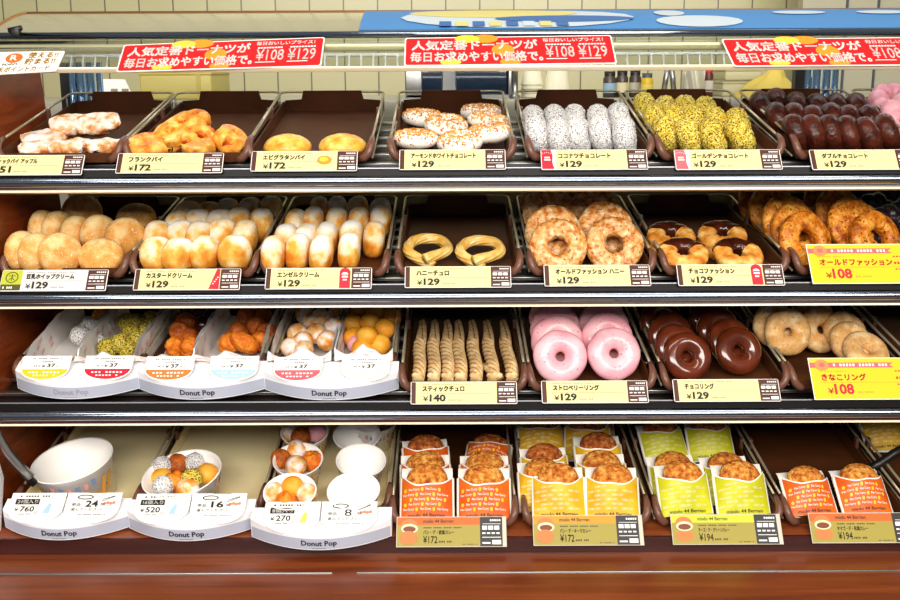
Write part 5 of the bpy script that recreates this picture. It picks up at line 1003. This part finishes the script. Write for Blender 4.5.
# ------------------------------------------------------------------ curry bun sleeves on the bottom deck
def sleeve_kind(key, paper, inks, words, W_=0.078, yt=0.066, yb=0.084, dip=0.018, style='curry'):
    """a paper sleeve: printed front sheet with a dipped mouth, taller plain back sheet, pleated sides"""
    hw = W_ / 2
    def front(x, y, o=0.0):
        q = x / hw; s_ = y / yt
        return Vector((x * (1 - 0.02 * s_), y, 0.004 + 0.021 * (1 - q * q) ** 0.8 * (0.25 + 0.75 * min(1, s_ * 1.5)) + 0.005 * s_ + 0.0012 * noise.noise(Vector((x * 60, y * 60, key))) + o))
    top = lambda q: yt - dip * (1 - q * q) + 0.002 * math.sin(q * 5 + key)
    fs = MB()
    fs.grid(lambda u, v: front((2 * u - 1) * hw, v * top(2 * u - 1)), 24, 14, 0)
    fs.grid(lambda u, v: front((2 * u - 1) * hw, v * top(2 * u - 1), -0.0007), 24, 14, 1, flip=True)
    rim = lambda u, v: front((2 * u - 1) * hw, top(2 * u - 1) - 0.0022 * (1 - v), 0.0004); fs.grid(rim, 24, 1, 1)
    lay = lambda x, y: front(x, y, 0.0006)
    if style == 'curry':
        for r_ in range(7):
            y = 0.012 + r_ * 0.0068
            for c in range(-2, 3):
                x = c * 0.026 + (r_ % 3) * 0.0085 - 0.010
                x0, x1 = x, x + 0.0165
                if x0 > -hw * 0.97 and x1 < hw * 0.96 and y + 0.0042 < top(max(-1, min(1, (x0 + x1) / 2 / hw))) - 0.004: fs.text(words, x0, y, x1, y + 0.0042, lay, 1, 0.012)
                bx = x - 0.0055
                if abs(bx) < hw * 0.88 and y + 0.006 < top(bx / hw) - 0.003: fs.poly([(bx + 0.0022 * math.cos(R(a)), y + 0.0028 + (0.0022 if a < 181 else 0.0036) * math.sin(R(a))) for a in range(0, 360, 30)], lay, 2)
    else:
        for r_ in range(8):
            y = 0.012 + r_ * 0.0062
            for c in range(-2, 3):
                x0 = c * 0.025 + (r_ % 2) * 0.009 - 0.012; x1 = x0 + 0.0175
                if x0 > -hw * 0.95 and x1 < hw * 0.95 and y + 0.004 < top((x0 + x1) / 2 / hw) - 0.004: fs.text(words, x0, y, x1, y + 0.0034, lay, 3, 0.01)
    fs.text('misdo 44 Berrien', -hw * 0.72, 0.0035, hw * 0.70, 0.0085, lay, 4, 0.012)
    fm = fs.mesh('front_sheet', [paper, flat('sleeve_white', '#F7F3EA', 0.6)] + inks)
    bs = MB(); bs.grid(lambda u, v: Vector(((2 * u - 1) * hw * 1.0, v * yb, 0.0008 * math.sin(u * 9 + v * 4) - 0.004 * (v > 0.9) * (v - 0.9) * 10)), 16, 12, 0)
    for s_ in (-1, 1):
        def side(u, v, s_=s_):
            y = v * yt * 0.985; f = front(s_ * hw, y); bk = Vector((s_ * hw, y, 0)); m = (f + bk) / 2 + Vector((s_ * 0.003, 0, 0)); return (f * u * 2 + m * (1 - 2 * u)) if False else (bk.lerp(m, u * 2) if u < 0.5 else m.lerp(f, u * 2 - 1))
        bs.grid(side, 4, 10, 0)
    bm_ = bs.mesh('back_sheet', [flat('sleeve_white', '#F7F3EA', 0.6)])
    return Kind('paper_sleeve', 'paper sleeve', None, (('front_sheet', fm), ('back_sheet', bm_)))
ORP = food('orange_paper', [(0.35, '#D2540F'), (0.65, '#E06C1A')], 30, 2, 0.5, 0.1, 60)
YEP = food('yellow_paper', [(0.35, '#D6A214'), (0.65, '#EABB2A')], 40, 2, 0.5, 0.1, 60)
LIP_ = food('lime_paper', [(0.35, '#BDBE12'), (0.65, '#D2D022')], 30, 2, 0.5, 0.1, 60)
SW = flat('sleeve_white', '#F7F3EA', 0.6); BULB = flat('bulb_print', '#F6C02C', 0.5); CRI = flat('cream_print', '#F4E6B0', 0.55)
SLV = {'o': sleeve_kind(1.0, ORP, [BULB, CRI, INK], 'Pan Curry'), 'y': sleeve_kind(2.0, YEP, [BULB, CRI, INK], 'KEEMA CURRY', style='k'), 'l': sleeve_kind(3.0, LIP_, [BULB, CRI, INK], 'GREEN CURRY', style='k')}
SN = {'o': 'orange', 'y': 'yellow', 'l': 'lime'}
def crumb_bun(name, mat, seed):
    b = MB(); b.ball((0, 0, 0), 0.031, 0, 48, 32, (1.0, 0.78, 0.44), lambda d: 1 + 0.035 * noise.noise(d * 5 + Vector((seed, 0, 0))) + 0.035 * noise.noise(d * 16 + Vector((seed, 0, 0))) + 0.02 * noise.noise(d * 34)); return b.mesh(name, [mat])
CB = [Kind('curry_bun', 'bun', crumb_bun('curry_bun', CRUMB, 1.0)), Kind('curry_bun', 'bun', crumb_bun('curry_bun', CRUMBD, 2.0))]
for key, cx, cy, tilt, yaw, dark, w, s_ in (
    ('o', 427, 521, 44, 0, 0, 'front left of its tray', 1.0), ('o', 426, 505, 44, 2, 0, 'second in the left file of its tray', 0.98), ('o', 428, 483, 36, 6, 1, 'rear left of its tray', 0.95),
    ('o', 484.5, 521, 44, 0, 0, 'front right of its tray', 1.0), ('o', 485, 505, 42, 0, 0, 'second in the right file of its tray', 0.98), ('o', 486, 473, 14, -8, 1, 'rear right of its tray, lying flat', 0.95),
    ('y', 559.5, 520, 44, 0, 0, 'front left of its tray', 1.0), ('y', 545, 512, 44, 3, 0, 'second in the left file, mostly hidden', 0.96), ('y', 547, 494, 40, 4, 1, 'third in the left file of its tray', 0.95), ('y', 543, 460, 30, 3, 1, 'rear left of its tray', 0.95),
    ('y', 613, 520, 44, -2, 0, 'front right of its tray', 1.0), ('y', 603, 504, 44, 0, 0, 'second in the right file of its tray', 0.98), ('y', 601, 483, 42, 3, 1, 'third in the right file of its tray', 0.97), ('y', 588, 462, 36, -3, 1, 'fourth in the right file of its tray', 0.95), ('y', 594, 444, 24, -2, 1, 'rear right, under the shelf above', 0.9), ('y', 538, 444, 20, 0, 1, 'rear left, under the shelf above', 0.9),
    ('l', 687, 517, 44, 5, 0, 'front left of its tray', 1.0), ('l', 678, 504, 42, 6, 0, 'second in the left file, mostly hidden', 0.96), ('l', 668, 464, 34, 10, 1, 'rear left of its tray', 0.95), ('l', 744, 517, 44, 3, 0, 'front right of its tray', 1.0), ('l', 731, 505, 42, 4, 0, 'second in the right file, mostly hidden', 0.96), ('l', 713, 462, 34, 2, 1, 'rear right of its tray', 0.95),
    ('o', 814, 517, 34, 6, 0, 'left of the two in the rightmost full tray', 0.94), ('o', 868, 515, 32, 4, 0, 'right of the two in the rightmost full tray', 0.96),
    ('y', 889, 452, 34, 4, 1, 'alone at the right edge of the deck', 0.95)):
    p = at(3, cx, cy, 0.007); M = Matrix.Translation(p) @ (BAS[3] @ Matrix.Rotation(R(yaw), 3, 'Z') @ Matrix.Rotation(R(tilt), 3, 'X')).to_4x4() @ Matrix.Diagonal((s_, s_, s_, 1))
    SLV[key].put(M, '%s printed paper sleeve, %s' % (SN[key], w), '%s paper sleeves' % SN[key])
    CB[dark].put(M @ Matrix.Translation((0, 0.0615, 0.0125)) @ Matrix.Rotation(R(rnd(5)), 4, 'Z'), 'crumbed curry bun in a %s sleeve, %s' % (SN[key], w), 'curry buns in %s sleeves' % SN[key])

# ------------------------------------------------------------------ paper cups on the bottom deck
CUPW = flat('cup_paper', '#F8F5F0', 0.45); SALM = flat('salmon_pattern', '#E8A0A0', 0.55); SLATE = flat('slate_pattern', '#7F93B8', 0.55); LEAF = flat('leaf_pattern', '#B8BE3A', 0.55); AMB = flat('amber_pattern', '#E8A640', 0.55)
def cup(rb, rt, h, name):
    body = paper_cup_mesh(rb, rt, h); cm = body.mesh('cup_body', [CUPW]); b = MB(); n = 30; rr = random.Random(int(h * 1e4))
    def surf(a, t, o=0.0006): r = rb + 0.0015 + (rt - rb - 0.0015) * t + o; return Vector((r * math.cos(a), r * math.sin(a), h * t))
    def patch(a0, a1, t0, t1, mi, sk=0.0):
        m = 3; b.add([surf(a0 + (a1 - a0) * i / m + sk * j, t0 + (t1 - t0) * j) for j in (0, 1) for i in range(m + 1)], [(i, i + 1, m + 2 + i, m + 1 + i) for i in range(m)], mi, True)
    for i in range(n):
        a = 2 * math.pi * i / n
        if i % 10 < 6: patch(a, a + 0.11, 0.70 - 0.1 * math.sin((i % 10) * 0.55), 0.88 - 0.1 * math.sin((i % 10) * 0.55), (i % 2), 0.0)
        elif i % 10 < 8: patch(a, a + 0.16, 0.25, 0.75, 3, 0.12)
    for i in range(26):
        a, t, s_ = rr.uniform(0, 6.28), rr.uniform(0.08, 0.6), rr.uniform(0.02, 0.05)
        patch(a, a + s_ * 1.2, t, t + s_ * 2.2, rr.randrange(4), rr.uniform(-0.05, 0.05))
    pm = b.mesh('printed_pattern', [SALM, SLATE, LEAF, AMB]); return Kind(name, 'cup', None, (('cup_body', cm), ('printed_pattern', pm)))
BKT = cup(0.049, 0.0625, 0.064, 'paper_bucket'); BWL = cup(0.046, 0.0605, 0.052, 'paper_bowl'); SCP = cup(0.027, 0.0385, 0.048, 'paper_cup')
def put_cup(kd, px, py, rimh, rx, ry, rz, label, group=None):       # px, py: centre of the rim
    p = at(3, px, py, rimh); Rm = BAS[3] @ Matrix.Rotation(R(ry), 3, 'Y') @ Matrix.Rotation(R(rx), 3, 'X') @ Matrix.Rotation(R(rz), 3, 'Z'); h = {id(BKT): 0.064, id(BWL): 0.052, id(SCP): 0.048}[id(kd)]
    M = Matrix.Translation(p - Rm @ Vector((0, 0, h))) @ Rm.to_4x4(); kd.put(M, label, group); return M, h
put_cup(BKT, 72, 461, 0.066, 6, -7, 12, 'large empty white paper bucket with pastel print, alone on its tray')
put_cup(BWL, 182, 474, 0.055, 8, -7, -20, 'white paper bowl filled with mixed doughnut balls')
def cup_balls(L, where, group): pile(3, L, where, group)
pile(3, [('coco', 162, 466, 0.049), ('bro', 177.5, 464, 0.047), ('coco', 195, 462.5, 0.049), ('sug', 206, 461, 0.041), ('yel', 207, 474, 0.047), ('gold', 191.5, 479, 0.055), ('orb', 176, 482, 0.047), ('yel', 162, 478, 0.037), ('coco', 163, 486, 0.049), ('sug', 188, 489, 0.047), ('pink', 211, 468, 0.036)], 'in the large paper bowl', 'balls in the paper bowl')
g3 = 'small cups with doughnut balls'; g4 = 'small empty cups'
put_cup(SCP, 305, 432, 0.053, 14, 0, 10, 'small paper cup of four balls, rear one of the left file', g3); put_cup(SCP, 298, 460, 0.053, 14, 0, -15, 'small paper cup of four balls, middle one of the left file', g3); put_cup(SCP, 290, 492, 0.053, 14, 0, 25, 'small paper cup of four balls, front one of the left file', g3)
put_cup(SCP, 357, 435.5, 0.053, 15, 0, 0, 'small empty paper cup, third from front in the right file', g4); put_cup(SCP, 361, 461, 0.053, 15, 3, 20, 'small empty paper cup, second from front in the right file', g4); put_cup(SCP, 353.5, 491, 0.053, 15, -2, -10, 'small empty paper cup, front one of the right file', g4); put_cup(SCP, 374, 421.5, 0.050, 6, 0, 10, 'small empty paper cup, farthest back in the right file', g4)
pile(3, [('sug', 290, 433, 0.046), ('bro', 301, 437, 0.046), ('sug', 312, 427, 0.046), ('pink', 317, 433, 0.048)], 'in the rear left small cup', 'balls in the rear small cup')
pile(3, [('bro', 281, 459, 0.046), ('sug', 296.5, 450, 0.052), ('sug', 296, 466, 0.052), ('orb', 312, 461, 0.046)], 'in the middle left small cup', 'balls in the middle small cup')
pile(3, [('sug', 274, 493, 0.046), ('yel', 292.5, 487, 0.054), ('orb', 286, 502, 0.040), ('sug', 307, 494, 0.046)], 'in the front left small cup', 'balls in the front small cup')
bpy.context.view_layer.update()
